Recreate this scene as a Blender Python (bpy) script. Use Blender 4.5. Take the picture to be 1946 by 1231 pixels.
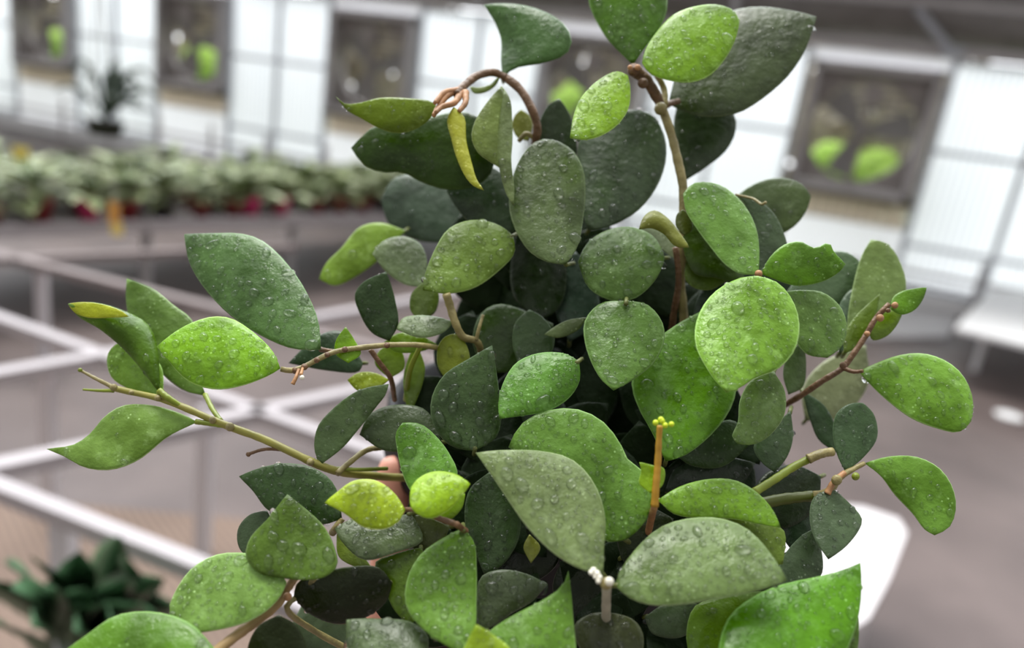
import bpy, bmesh, math, random
from mathutils import Vector, Matrix
for o in list(bpy.data.objects): bpy.data.objects.remove(o)
SC = bpy.context.scene; COL = SC.collection

# ---------------------------------------------------------------- camera
W, H, F = 1946, 1231, 1400.0
up = Vector((720, 4900, 1400)).normalized()
fw = Vector((0, 0, -1)); yy = (fw - up * fw.dot(up)).normalized(); xx = yy.cross(up)
RM = Matrix((xx, yy, up))
CP = Vector((0, 0, 1.6))
cd = bpy.data.cameras.new('camera'); cam = bpy.data.objects.new('camera', cd); COL.objects.link(cam)
cam.matrix_world = Matrix.Translation(CP) @ RM.to_4x4()
cd.sensor_width = 36; cd.lens = F * 36 / W; cd.clip_start = .02; cd.clip_end = 200
cd.dof.use_dof = True; cd.dof.focus_distance = .292; cd.dof.aperture_fstop = 4.2; cd.dof.aperture_blades = 0
SC.camera = cam
def ray(px, py): return RM @ Vector(((px - W / 2) / F, -(py - H / 2) / F, -1))
def P(px, py, d): return CP + ray(px, py) * d
def atz(px, py, z):
    r = ray(px, py); return CP + r * ((z - CP.z) / r.z)

# ---------------------------------------------------------------- light
SC.view_settings.view_transform = 'Standard'; SC.view_settings.look = 'None'
SC.view_settings.gamma = 1; SC.view_settings.exposure = 0.0
wd = bpy.data.worlds.new('sky'); SC.world = wd; wd.use_nodes = True
nt = wd.node_tree; nt.nodes.clear()
wo = nt.nodes.new('ShaderNodeOutputWorld'); bg = nt.nodes.new('ShaderNodeBackground')
tc = nt.nodes.new('ShaderNodeTexCoord')
dp = nt.nodes.new('ShaderNodeVectorMath'); dp.operation = 'DOT_PRODUCT'
bd = Vector((-.1, .8, .6)).normalized(); dp.inputs[1].default_value = bd
mr = nt.nodes.new('ShaderNodeValToRGB'); cr = mr.color_ramp
cr.elements[0].position = 0.0; cr.elements[0].color = (.16, .155, .15, 1)
cr.elements[1].position = 1.0; cr.elements[1].color = (6.4, 6.6, 6.85, 1)
e = cr.elements.new(.45); e.color = (.72, .72, .71, 1); e = cr.elements.new(.78); e.color = (1.0, 1.01, 1.02, 1)
ad = nt.nodes.new('ShaderNodeMath'); ad.operation = 'MULTIPLY_ADD'; ad.inputs[1].default_value = .5; ad.inputs[2].default_value = .5
nt.links.new(tc.outputs['Generated'], dp.inputs[0]); nt.links.new(dp.outputs['Value'], ad.inputs[0])
nt.links.new(ad.outputs[0], mr.inputs[0]); nt.links.new(mr.outputs[0], bg.inputs[0])
bg.inputs[1].default_value = 1.0; nt.links.new(bg.outputs[0], wo.inputs[0])
sd = bpy.data.lights.new('sun', 'SUN'); sd.energy = 2.3; sd.angle = math.radians(25); sd.color = (1, .98, .93)
sun = bpy.data.objects.new('sun', sd); COL.objects.link(sun)
sun.rotation_euler = Vector((-.25, .15, 1)).to_track_quat('Z', 'Y').to_euler()

# ---------------------------------------------------------------- helpers
def lin(c):
    f = lambda v: (v / 255 / 12.92) if v / 255 <= .04045 else ((v / 255 + .055) / 1.055) ** 2.4
    return (f(c[0]), f(c[1]), f(c[2]))
def mat(name, c, rough=.5, metal=0, noise=0, scale=10, bump=0, spec=.5, c2=None):
    m = bpy.data.materials.new(name); m.use_nodes = True; t = m.node_tree; b = t.nodes['Principled BSDF']
    b.inputs['Roughness'].default_value = rough; b.inputs['Metallic'].default_value = metal
    b.inputs['Specular IOR Level'].default_value = spec
    l = lin(c); b.inputs['Base Color'].default_value = (*l, 1)
    n = t.nodes.new('ShaderNodeTexNoise'); n.inputs['Scale'].default_value = scale; n.inputs['Detail'].default_value = 4
    q = t.nodes.new('ShaderNodeTexCoord'); t.links.new(q.outputs['Object'], n.inputs['Vector'])
    if noise or c2:
        r = t.nodes.new('ShaderNodeValToRGB'); t.links.new(n.outputs[0], r.inputs[0])
        r.color_ramp.elements[0].position = .3; r.color_ramp.elements[1].position = .7
        a = lin(c2) if c2 else tuple(v * (1 - noise) for v in l)
        r.color_ramp.elements[0].color = (*a, 1); r.color_ramp.elements[1].color = (*l, 1)
        t.links.new(r.outputs[0], b.inputs['Base Color'])
    if bump:
        k = t.nodes.new('ShaderNodeBump'); k.inputs['Strength'].default_value = bump; k.inputs['Distance'].default_value = .01
        t.links.new(n.outputs[0], k.inputs['Height']); t.links.new(k.outputs[0], b.inputs['Normal'])
    return m
def tag(o, label=None, cat=None, group=None, kind=None):
    if label: o['label'] = label
    if cat: o['category'] = cat
    if group: o['group'] = group
    if kind: o['kind'] = kind
    return o
def empty(name, loc=(0, 0, 0), rz=0):
    o = bpy.data.objects.new(name, None); COL.objects.link(o); o.location = loc; o.rotation_euler = (0, 0, rz)
    o.empty_display_size = .05; return o
def mesh(name, verts, faces, m, parent=None, smooth=True, uv=None):
    me = bpy.data.meshes.new(name); me.from_pydata([tuple(v) for v in verts], [], faces); me.update()
    if m: me.materials.append(m)
    if smooth: me.polygons.foreach_set('use_smooth', [True] * len(me.polygons))
    if uv:
        u = me.uv_layers.new(name='UVMap')
        for lp in me.loops: u.data[lp.index].uv = uv[lp.vertex_index]
    o = bpy.data.objects.new(name, me); COL.objects.link(o)
    if parent:
        o.parent = parent; o.matrix_parent_inverse = Matrix.Identity(4)
        bpy_loc = parent_world(parent)
        me.transform(bpy_loc.inverted())
    return o
def parent_world(p):
    m = p.matrix_basis.copy()
    while p.parent: p = p.parent; m = p.matrix_basis @ m
    return m
class MB:
    def __init__(s): s.v = []; s.f = []
    def box(s, c, sz, ax=None):
        ax = ax or (Vector((1, 0, 0)), Vector((0, 1, 0)), Vector((0, 0, 1))); n = len(s.v); c = Vector(c)
        for i in (-1, 1):
            for j in (-1, 1):
                for k in (-1, 1): s.v.append(c + ax[0] * i * sz[0] / 2 + ax[1] * j * sz[1] / 2 + ax[2] * k * sz[2] / 2)
        for q in ((0, 1, 3, 2), (4, 6, 7, 5), (0, 4, 5, 1), (2, 3, 7, 6), (0, 2, 6, 4), (1, 5, 7, 3)): s.f.append([n + a for a in q])
        return s
    def bar(s, a, b, w, h=None, upv=Vector((0, 0, 1))):
        a, b = Vector(a), Vector(b); d = b - a; x = d.normalized()
        if abs(x.dot(upv)) > .98: upv = Vector((0, 1, 0))
        y = upv.cross(x).normalized(); z = x.cross(y)
        return s.box((a + b) / 2, (d.length, w, h or w), (x, y, z))
    def tube(s, pts, rad, seg=10, cap=True):
        pts = [Vector(p) for p in pts]; n0 = len(s.v); n = len(pts)
        if not isinstance(rad, (list, tuple)): rad = [rad] * n
        t = (pts[1] - pts[0]).normalized(); u = t.orthogonal().normalized()
        for i in range(n):
            t = (pts[min(i + 1, n - 1)] - pts[max(i - 1, 0)]).normalized()
            u = (u - t * u.dot(t)).normalized(); w = t.cross(u)
            for k in range(seg):
                a = 2 * math.pi * k / seg; s.v.append(pts[i] + (u * math.cos(a) + w * math.sin(a)) * rad[i])
        for i in range(n - 1):
            for k in range(seg):
                a = n0 + i * seg; s.f.append([a + k, a + (k + 1) % seg, a + seg + (k + 1) % seg, a + seg + k])
        if cap:
            s.f.append([n0 + k for k in range(seg)][::-1]); s.f.append([n0 + (n - 1) * seg + k for k in range(seg)])
        return s
    def lathe(s, c, prof, seg=40, ax=None):
        c = Vector(c); n0 = len(s.v)
        for r, z in prof:
            for k in range(seg):
                a = 2 * math.pi * k / seg; v = Vector((r * math.cos(a), r * math.sin(a), z))
                if ax: v = ax @ v
                s.v.append(c + v)
        for i in range(len(prof) - 1):
            for k in range(seg):
                a = n0 + i * seg; s.f.append([a + k, a + (k + 1) % seg, a + seg + (k + 1) % seg, a + seg + k])
        return s
    def build(s, name, m, parent=None, smooth=False): return mesh(name, s.v, s.f, m, parent, smooth)
def catmull(pts, n):
    """n+1 samples along a Catmull-Rom curve, even in arc length; pts are tuples of any size"""
    pts = [Vector(p) for p in pts]; q = [pts[0] * 2 - pts[1]] + pts + [pts[-1] * 2 - pts[-2]]; out = []
    for i in range(1, len(q) - 2):
        p0, p1, p2, p3 = q[i - 1:i + 3]
        ks = [0]
        for a, b in ((p0, p1), (p1, p2), (p2, p3)): ks.append(ks[-1] + max((b - a).length, 1e-6) ** .5)
        t0, t1, t2, t3 = ks
        for j in range(12):
            t = t1 + (t2 - t1) * j / 12
            A1 = p0 * ((t1 - t) / (t1 - t0)) + p1 * ((t - t0) / (t1 - t0))
            A2 = p1 * ((t2 - t) / (t2 - t1)) + p2 * ((t - t1) / (t2 - t1))
            A3 = p2 * ((t3 - t) / (t3 - t2)) + p3 * ((t - t2) / (t3 - t2))
            B1 = A1 * ((t2 - t) / (t2 - t0)) + A2 * ((t - t0) / (t2 - t0))
            B2 = A2 * ((t3 - t) / (t3 - t1)) + A3 * ((t - t1) / (t3 - t1))
            out.append(B1 * ((t2 - t) / (t2 - t1)) + B2 * ((t - t1) / (t2 - t1)))
    out.append(pts[-1])
    cum = [0]
    for a, b in zip(out, out[1:]): cum.append(cum[-1] + (b - a).length)
    res = []; k = 0
    for i in range(n + 1):
        g = cum[-1] * i / n
        while k < len(cum) - 2 and cum[k + 1] < g: k += 1
        w = (g - cum[k]) / max(cum[k + 1] - cum[k], 1e-9); res.append(out[k].lerp(out[k + 1], min(max(w, 0), 1)))
    return res

# ---------------------------------------------------------------- materials
def leaf_material(nm='waxy_leaf', spec=.34, coat=.08):
    m = bpy.data.materials.new(nm); m.use_nodes = True; t = m.node_tree; N = t.nodes; L = t.links
    b = N['Principled BSDF']; out = N['Material Output']
    oi = N.new('ShaderNodeObjectInfo'); tc = N.new('ShaderNodeTexCoord')
    ofs = N.new('ShaderNodeVectorMath'); ofs.operation = 'ADD'
    L.new(tc.outputs['Object'], ofs.inputs[0])
    ml = N.new('ShaderNodeVectorMath'); ml.operation = 'SCALE'; ml.inputs[0].default_value = (3, 5, 7)
    L.new(oi.outputs['Random'], ml.inputs['Scale']); L.new(ml.outputs[0], ofs.inputs[1])
    def noise(sc, det=3, rough=.55):
        n = N.new('ShaderNodeTexNoise'); n.inputs['Scale'].default_value = sc; n.inputs['Detail'].default_value = det
        n.inputs['Roughness'].default_value = rough; L.new(ofs.outputs[0], n.inputs['Vector']); return n
    def ramp(src, a, b_, p0, p1):
        r = N.new('ShaderNodeMapRange'); r.inputs['From Min'].default_value = p0; r.inputs['From Max'].default_value = p1
        r.inputs['To Min'].default_value = a; r.inputs['To Max'].default_value = b_; L.new(src, r.inputs['Value']); return r.outputs[0]
    def mix(fac, a, bcol):
        x = N.new('ShaderNodeMix'); x.data_type = 'RGBA'; L.new(fac, x.inputs[0])
        for s, c in ((6, a), (7, bcol)):
            if isinstance(c, tuple): x.inputs[s].default_value = (*c, 1)
            else: L.new(c, x.inputs[s])
        return x.outputs[2]
    at = N.new('ShaderNodeAttribute'); at.attribute_name = 'tint'; base = at.outputs['Color']
    hs = N.new('ShaderNodeHueSaturation'); L.new(base, hs.inputs['Color'])
    hs.inputs['Value'].default_value = .5; hs.inputs['Saturation'].default_value = 1.12
    n1 = noise(55, 2); c1 = mix(ramp(n1.outputs[0], 0, .9, .42, .64), base, hs.outputs[0])  # leaf mottling, deepened to imitate dull patches between the sheen
    # grey bloom of the older leaves, fine pale flecks
    n2 = noise(120, 4, .7)
    sep = N.new('ShaderNodeHueSaturation'); L.new(base, sep.inputs['Color']); sep.inputs['Saturation'].default_value = .8; sep.inputs['Value'].default_value = 1.5
    c2 = mix(ramp(n2.outputs[0], 0, .55, .55, .72), c1, sep.outputs[0])
    vo = N.new('ShaderNodeTexVoronoi'); vo.inputs['Scale'].default_value = 420; L.new(ofs.outputs[0], vo.inputs['Vector'])
    n3 = noise(60, 2)
    fl = N.new('ShaderNodeMath'); fl.operation = 'MULTIPLY'
    L.new(ramp(vo.outputs['Distance'], .75, 0, .08, .22), fl.inputs[0]); L.new(ramp(n3.outputs[0], 0, 1, .48, .6), fl.inputs[1])
    sp = N.new('ShaderNodeHueSaturation'); L.new(base, sp.inputs['Color']); sp.inputs['Saturation'].default_value = .75; sp.inputs['Value'].default_value = 2.3
    c3 = mix(fl.outputs[0], c2, sp.outputs[0])
    # pale margin
    uv = N.new('ShaderNodeUVMap'); uv.uv_map = 'UVMap'; sx = N.new('ShaderNodeSeparateXYZ'); L.new(uv.outputs[0], sx.inputs[0])
    c4 = mix(ramp(sx.outputs[0], .0, .8, .95, .985), c3, sp.outputs[0])
    L.new(c4, b.inputs['Base Color'])
    n4 = noise(160, 3)
    L.new(ramp(n4.outputs[0], .22, .48, .35, .65), b.inputs['Roughness'])
    b.inputs['Specular IOR Level'].default_value = spec
    b.inputs['Coat Weight'].default_value = coat; b.inputs['Coat Roughness'].default_value = .12
    bp = N.new('ShaderNodeBump'); bp.inputs['Strength'].default_value = .55; bp.inputs['Distance'].default_value = .0012
    nb = noise(230, 3, .6); L.new(nb.outputs[0], bp.inputs['Height'])
    bq = N.new('ShaderNodeBump'); bq.inputs['Strength'].default_value = .4; bq.inputs['Distance'].default_value = .0015
    nc = noise(45, 2); L.new(nc.outputs[0], bq.inputs['Height']); L.new(bp.outputs[0], bq.inputs['Normal'])
    L.new(bq.outputs[0], b.inputs['Normal'])
    tr = N.new('ShaderNodeBsdfTranslucent'); L.new(sep.outputs[0], tr.inputs['Color'])
    mx = N.new('ShaderNodeMixShader'); mx.inputs[0].default_value = .16
    L.new(b.outputs[0], mx.inputs[1]); L.new(tr.outputs[0], mx.inputs[2]); L.new(mx.outputs[0], out.inputs[0])
    return m
LEAF = leaf_material(); LEAFI = leaf_material('shaded_inner_leaf', .1, 0)
def water_material():
    m = bpy.data.materials.new('water'); m.use_nodes = True; b = m.node_tree.nodes['Principled BSDF']
    b.inputs['Base Color'].default_value = (1, 1, 1, 1); b.inputs['Roughness'].default_value = .0
    b.inputs['Transmission Weight'].default_value = 1; b.inputs['IOR'].default_value = 1.33
    t = m.node_tree; tr = t.nodes.new('ShaderNodeBsdfTransparent'); tr.inputs[0].default_value = (1, 1, 1, 1)
    x = t.nodes.new('ShaderNodeMixShader'); x.inputs[0].default_value = .9
    t.links.new(tr.outputs[0], x.inputs[1]); t.links.new(b.outputs[0], x.inputs[2]); t.links.new(x.outputs[0], t.nodes['Material Output'].inputs[0])
    return m
WATER = water_material()
STEM = mat('stem_skin', (152, 140, 88), .45, noise=.35, scale=160, bump=.2)
STEMB = mat('brown_stem_skin', (120, 88, 58), .5, noise=.4, scale=200, bump=.3)
STEMG = mat('green_stem_skin', (135, 150, 40), .4, noise=.3, scale=120)
BUD = mat('dry_bud', (190, 140, 95), .5, noise=.4, scale=250)
SAP = mat('white_sap', (250, 246, 228), .4, noise=.1, scale=300)
POT = mat('black_plastic', (9, 9, 12), .6, noise=.2, scale=20, spec=.25)
SOIL = mat('potting_soil', (38, 28, 22), .9, noise=.6, scale=120, bump=1)
SKIN = mat('skin', (226, 160, 138), .5, noise=.12, scale=60, bump=.1)

# ================================================================ THE GREENHOUSE
PW = atz(1820, 600, 0); B_ = math.radians(-19.5)
WX = Vector((math.cos(B_), math.sin(B_), 0)); WY = Vector((-WX.y, WX.x, 0)); WZ = Vector((0, 0, 1)); AX = (WX, WY, WZ)
def wp(u, z, o=0): return PW + WX * u + WY * o + WZ * z    # o>0 is outdoors
M_frame = mat('grey_steel', (196, 192, 193), .5, .3, noise=.15, scale=4)
M_post = mat('galvanised_post', (205, 210, 218), .5, .1, noise=.15, scale=6)
M_dark = mat('dark_steel', (165, 158, 155), .6, noise=.2, scale=5)
M_shade = mat('shade_cloth', (150, 145, 142), .9, noise=.25, scale=6)
M_white = mat('white_paint', (246, 246, 248), .5, noise=.06, scale=3)
M_tan = mat('tan_louvre', (236, 226, 212), .7, noise=.25, scale=5)
M_conc = mat('pale_concrete', (240, 240, 242), .8, noise=.12, scale=3, bump=.2)
M_green = mat('fan_belt_grey', (150, 148, 146), .6)
def panel_material():
    m = bpy.data.materials.new('translucent_panel'); m.use_nodes = True; t = m.node_tree; t.nodes.clear()
    o = t.nodes.new('ShaderNodeOutputMaterial'); tr = t.nodes.new('ShaderNodeBsdfTranslucent'); tr.inputs[0].default_value = (.93, .95, .98, 1)
    w = t.nodes.new('ShaderNodeTexWave'); w.wave_type = 'BANDS'; w.bands_direction = 'X'; w.inputs['Scale'].default_value = 4; w.inputs['Distortion'].default_value = 0
    tc = t.nodes.new('ShaderNodeTexCoord'); t.links.new(tc.outputs['Object'], w.inputs['Vector'])
    r = t.nodes.new('ShaderNodeValToRGB'); r.color_ramp.elements[0].color = (.72, .75, .8, 1); r.color_ramp.elements[1].color = (.95, .97, .99, 1)
    t.links.new(w.outputs[0], r.inputs[0]); t.links.new(r.outputs[0], tr.inputs[0])
    d = t.nodes.new('ShaderNodeBsdfPrincipled'); d.inputs['Base Color'].default_value = (.85, .87, .9, 1); d.inputs['Roughness'].default_value = .3
    x = t.nodes.new('ShaderNodeMixShader'); x.inputs[0].default_value = .12
    t.links.new(tr.outputs[0], x.inputs[1]); t.links.new(d.outputs[0], x.inputs[2]); t.links.new(x.outputs[0], o.inputs[0]); return m
M_panel = panel_material()
def see_through(m, c, k):
    t = m.node_tree; tr = t.nodes.new('ShaderNodeBsdfTranslucent'); tr.inputs[0].default_value = (*lin(c), 1)
    x = t.nodes.new('ShaderNodeMixShader'); x.inputs[0].default_value = k
    t.links.new(t.nodes['Principled BSDF'].outputs[0], x.inputs[1]); t.links.new(tr.outputs[0], x.inputs[2]); t.links.new(x.outputs[0], t.nodes['Material Output'].inputs[0])
M_low = mat('milky_sheet', (240, 240, 244), .5, noise=.05, scale=3); see_through(M_low, (250, 250, 252), .88)
see_through(M_tan, (238, 230, 220), .85)
# floor, soil outside
def floor_material():
    m = mat('wet_floor', (110, 97, 94), .5, c2=(84, 73, 71), scale=1.6, bump=.15); return m
M_floor = floor_material()
def big(name, u0, u1, o0, o1, z, m):
    o = mesh(name, [wp(u0, z, o0), wp(u1, z, o0), wp(u1, z, o1), wp(u0, z, o1)], [(0, 1, 2, 3)], m, smooth=False); return o
tag(big('floor', -24, 9, -14, .25, 0, M_floor), kind='structure')
tag(big('ground_outside', -40, 30, .25, 30, -.05, mat('outside_grass', (110, 120, 92), .9, noise=.3, scale=2)), kind='structure')
# woven ground mat under the benches at the left
M_mat = mat('woven_mat', (158, 138, 128), .8, bump=.1)
_t = M_mat.node_tree; _w = _t.nodes.new('ShaderNodeTexWave'); _w.bands_direction = 'DIAGONAL'; _w.inputs['Scale'].default_value = 17; _w.inputs['Distortion'].default_value = .4
_c = _t.nodes.new('ShaderNodeTexCoord'); _t.links.new(_c.outputs['Object'], _w.inputs['Vector'])
_r = _t.nodes.new('ShaderNodeValToRGB'); _r.color_ramp.elements[0].color = (*lin((108, 90, 80)), 1); _r.color_ramp.elements[1].color = (*lin((138, 118, 104)), 1)
_t.links.new(_w.outputs[0], _r.inputs[0]); _t.links.new(_r.outputs[0], _t.nodes['Principled BSDF'].inputs['Base Color'])
a = [atz(*p, .012) for p in ((-500, 900), (620, 1000), (500, 1800), (-900, 1700))]
mb = MB(); mb.v = a + [v - Vector((0, 0, .01)) for v in a]; mb.f = [(0, 1, 2, 3), (4, 7, 6, 5), (0, 4, 5, 1), (1, 5, 6, 2), (2, 6, 7, 3), (3, 7, 4, 0)]
tag(mb.build('ground_mat', M_mat), 'ribbed brown mat on the floor under the nearest bench rails', 'mat')

def beyond(px, py, o):     # where the sight line meets a plane o metres outside the wall
    r = ray(px, py); t = (PW + WY * o - CP).dot(WY) / r.dot(WY); return CP + r * t
S = 3.48; FU = [-1.6 - S * k for k in range(5)]
# window bays between the fans
def window(n, u0, u1):
    root = tag(empty('window_%d' % n, wp((u0 + u1) / 2, 0)), kind='structure')
    p = MB()
    nn = int((u1 - u0) / .03); v = []; f = []
    z0, z1 = .2, 2.9
    for i in range(nn + 1):
        u = u0 + (u1 - u0) * i / nn; o = .012 * math.sin(i * math.pi / 1.5)
        v += [wp(u, z0, o), wp(u, z1, o)]
    for i in range(nn): f.append((2 * i, 2 * i + 2, 2 * i + 3, 2 * i + 1))
    pn = mesh('panel', v, f, M_panel, root)
    fr = MB()
    for u in (u0 + .03, (u0 + u1) / 2, u1 - .03): fr.box(wp(u, 1.55, -.05), (.06, .06, 2.7), AX)
    for z in (.23, .75, 1.87, 2.87): fr.box(wp((u0 + u1) / 2, z, -.06), (u1 - u0, .05, .05), AX)
    fr.build('window_frame', M_post, root)
gap = .76
for k in range(5): window(k + 1, FU[k] - S + gap, FU[k] - gap)
window(6, FU[0] + gap, FU[0] + gap + 2.0)
# strips of wall above and below each fan opening
w = MB()
for fu in FU + [FU[0] + S]:
    w.box(wp(fu, 2.83, -.03), (2 * gap, .02, .15), AX)
    w.box(wp(fu, .56, 0), (2 * gap, .02, .68), AX)
tag(w.build('wall_back', M_low), kind='structure')
w = MB().box(wp(-7, .1, -.04), (26, .22, .22), AX)
tag(w.build('trim_1', M_conc), kind='structure')
w = MB().box(wp(-7, .44, -.12), (26, .05, .05), AX).box(wp(-7, .30, -.12), (26, .04, .04), AX)
for i in range(16): w.box(wp(-15 + i * 1.16, .35, -.14), (.05, .05, .7), AX)
tag(w.build('trim_2', M_frame), kind='structure')
# ceiling strip sloping up from the eave, beams and brace
cl = MB()
a = [wp(-24, 3.0, .2), wp(8, 3.0, .2), wp(8, 4.5, -2.6), wp(-24, 4.5, -2.6)]
cl.v = a + [v + Vector((0, 0, .05)) for v in a]; cl.f = [(0, 1, 2, 3), (4, 7, 6, 5), (0, 4, 5, 1), (1, 5, 6, 2), (2, 6, 7, 3), (3, 7, 4, 0)]
tag(cl.build('ceiling', M_shade), kind='structure')
bm_ = MB().box(wp(-8, 2.98, -.08), (32, .1, .12), AX).box(wp(-8, 3.35, -.75), (32, .07, .07), AX).box(wp(-8, 3.8, -1.5), (32, .07, .07), AX)
for k in range(6): bm_.bar(wp(FU[0] + S * (1 - k) - 1.74, 3.0, -.1), wp(FU[0] + S * (1 - k) - 1.74, 4.4, -2.55), .07)
tag(bm_.build('trim_3', M_frame), kind='structure')
br = MB().tube([wp(-.86, 2.95, -.12), beyond(1742, 14, -.45)], .045).box(wp(-.88, 2.97, -.12), (.22, .1, .12), AX)
tag(br.build('trim_4', M_post), kind='structure')

# exhaust fans
def make_fan():
    root = empty('exhaust_fan', (0, 0, 0))
    X, Y, Z = Vector((1, 0, 0)), Vector((0, 1, 0)), Vector((0, 0, 1)); hw = .7
    f = MB()
    for s in (-1, 1):
        f.box((s * (hw - .04), 0, 0), (.08, .4, 1.5)); f.box((0, 0, s * .71), (1.4, .4, .09))
    f.build('housing', M_frame, root)
    # square plate with a round hole
    v = []; fc = []; n = 48
    for i in range(n):
        a = 2 * math.pi * i / n; c, s = math.cos(a), math.sin(a); q = .66 / max(abs(c), abs(s))
        v += [(.6 * c, .02, .6 * s), (q * c, .02, q * s), (.6 * c, .14, .6 * s)]
    for i in range(n):
        j = (i + 1) % n; fc += [(3 * i, 3 * i + 1, 3 * j + 1, 3 * j), (3 * i, 3 * j, 3 * j + 2, 3 * i + 2)]
    mesh('shroud', v, fc, M_dark, root, smooth=False)
    hb = MB().lathe((0, .0, 0), [(.001, -.06), (.09, -.06), (.1, 0), (.09, .06), (.001, .06)], 20, Matrix.Rotation(math.pi / 2, 3, 'X'))
    hb.build('hub', M_green, root, True)
    for i in range(3):
        a = 2 * math.pi * i / 3 + .25; v = []
        for r, w_ in ((.08, .05), (.3, .13), (.56, .17)):
            for s in (-1, 1):
                d = Vector((math.cos(a), 0, math.sin(a))); t = Vector((-math.sin(a), .45, math.cos(a)))
                for th in (-.004, .004): v.append(d * r + t * w_ * s + Vector((0, th, 0)))
        fc = []
        for k in range(2):
            o = k * 4; fc += [(o, o + 2, o + 6, o + 4), (o + 1, o + 5, o + 7, o + 3), (o, o + 4, o + 5, o + 1), (o + 2, o + 3, o + 7, o + 6)]
        fc += [(0, 1, 3, 2), (8, 10, 11, 9)]
        mesh('blade', v, fc, M_green, root, smooth=False)
    MB().box((0, -.1, -.0), (.045, .05, 1.34)).build('support_bar', M_dark, root)
    MB().box((.02, -.14, .42), (.2, .2, .22)).tube([(.02, -.14, .4), (0, -.08, 0)], .02).build('motor', M_dark, root)
    lv = MB()
    for i in range(5): lv.box((0, .19, .62 - i * .085), (1.3, .05, .012), (X, Vector((0, .8, -.6)), Vector((0, .6, .8))))
    lv.build('louvre', M_dark, root)
    return root
def copy_tree(o, parent=None):
    c = o.copy(); COL.objects.link(c); c.parent = parent
    for ch in list(o.children): copy_tree(ch, c)
    return c
fan0 = make_fan()
fl_ = ['grey box exhaust fan at the right with two big lime green patches behind its blades',
       'exhaust fan glimpsed between the upper leaves of the potted plant',
       'exhaust fan directly left of the potted plant, above the curled leaf tip',
       'exhaust fan left of the wide white panels, one lime bush seen through it',
       'leftmost exhaust fan, cut by the top left corner of the photo']
for k, fu in enumerate(FU):
    o = fan0 if k == 0 else copy_tree(fan0)
    o.location = wp(fu, 1.99, 0); o.rotation_euler = (0, 0, B_)
    tag(o, fl_[k], 'fan', 'exhaust fans along the back wall')
# louvred sills below the fans
for k, fu in enumerate(FU):
    root = empty('sill_louvre', wp(fu, .9)); root.rotation_euler = (0, 0, B_)
    tag(root, ['tan slatted sill under the right-hand exhaust fan', 'tan slatted sill under the fan hidden behind the plant top',
               'tan slatted sill under the fan left of the plant', 'tan slatted sill with olive ledge under the fan by the wide panels',
               'tan slatted sill with olive ledge under the leftmost fan'][k], 'louvre', 'tan sills under the fans')
    s = MB()
    for i in range(12): s.box(wp(fu - .66 + i * .12, 1.06, -.02), (.1, .05, .28), AX)
    s.build('slats', M_tan, root)
    MB().box(wp(fu, 1.215, -.06), (1.5, .2, .05), AX).build('ledge', mat('olive_ledge', (118, 112, 84), .7, noise=.2), root)

# shrubs and trees outdoors, seen through the fans
def foliage_blob(name, c, r, m, n=260, ls=.12, seed=0, squash=1.0):
    rd = random.Random(seed); v = []; f = []
    for i in range(n):
        a = rd.uniform(0, 6.283); z = rd.uniform(-1, 1); q = math.sqrt(1 - z * z); rr = r * rd.uniform(.72, 1)
        p = Vector(c) + Vector((q * math.cos(a) * rr, q * math.sin(a) * rr, z * rr * squash))
        nrm = (p - Vector(c)).normalized() + Vector((rd.uniform(-.6, .6), rd.uniform(-.6, .6), rd.uniform(-.6, .6)))
        nrm.normalize(); t = nrm.orthogonal().normalized(); t.rotate(Matrix.Rotation(rd.uniform(0, 6.28), 3, nrm)); w_ = nrm.cross(t)
        s = ls * rd.uniform(.7, 1.3); k = len(v)
        v += [p - t * s, p - w_ * s * .45 + nrm * .1 * s, p + t * s, p + w_ * s * .45 + nrm * .1 * s]; f.append((k, k + 1, k + 2, k + 3))
    return v, f
M_lime = mat('lime_foliage', (214, 240, 140), .6, noise=.1, scale=8); see_through(M_lime, (214, 240, 140), .45)
M_tree = mat('tree_foliage', (215, 208, 194), .8, noise=.5, scale=3); see_through(M_tree, (200, 190, 170), .4)
M_bark = mat('tree_bark', (86, 74, 66), .9, noise=.4, scale=9)
CK = wp(FU[0], 1.99)

for k, (px, py, r) in enumerate([(1574, 312, .32), (1664, 324, .32), (380, 118, .34), (112, 88, .32), (1090, 200, .34)]):
    root = empty('bush', beyond(px, py, 2.2 if k == 1 else 1.5)); c = root.location.copy()
    v, f = foliage_blob('crown', c, r, M_lime, 420, .09, k); mesh('crown', v, f, M_lime, root, False)
    MB().tube([c, Vector((c.x, c.y, -.05))], .03).build('trunk', M_bark, root)
    tag(root, ['left one of the two bright lime bushes behind the right-hand fan', 'right one of the two bright lime bushes behind the right-hand fan',
               'lime bush glowing through the fan beside the wide panels', 'lime bush behind the leftmost fan', 'lime bush behind the fan over the upper leaves'][k], 'bush', 'lime bushes outside the fans')
rd = random.Random(5)
for k, px in enumerate((1640, 1125, 715, 370, 85)):
    root = empty('tree', beyond(px, 240 - k * 30, 4.1)); root.location.z = 0; c = root.location + Vector((0, 0, 2.5))
    v, f = foliage_blob('crown', c, 1.7, M_tree, 1100, .3, 30 + k, 1.3); mesh('crown', v, f, M_tree, root, False)
    MB().tube([root.location, c], [.14, .08]).build('trunk', M_bark, root)
    tag(root, 'grey-brown tree outdoors seen through ' + ('the right-hand exhaust fan', 'the fan behind the plant top', 'the fan left of the plant', 'the fan beside the wide panels', 'the leftmost fan')[k], 'tree', 'trees outside the greenhouse')

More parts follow.
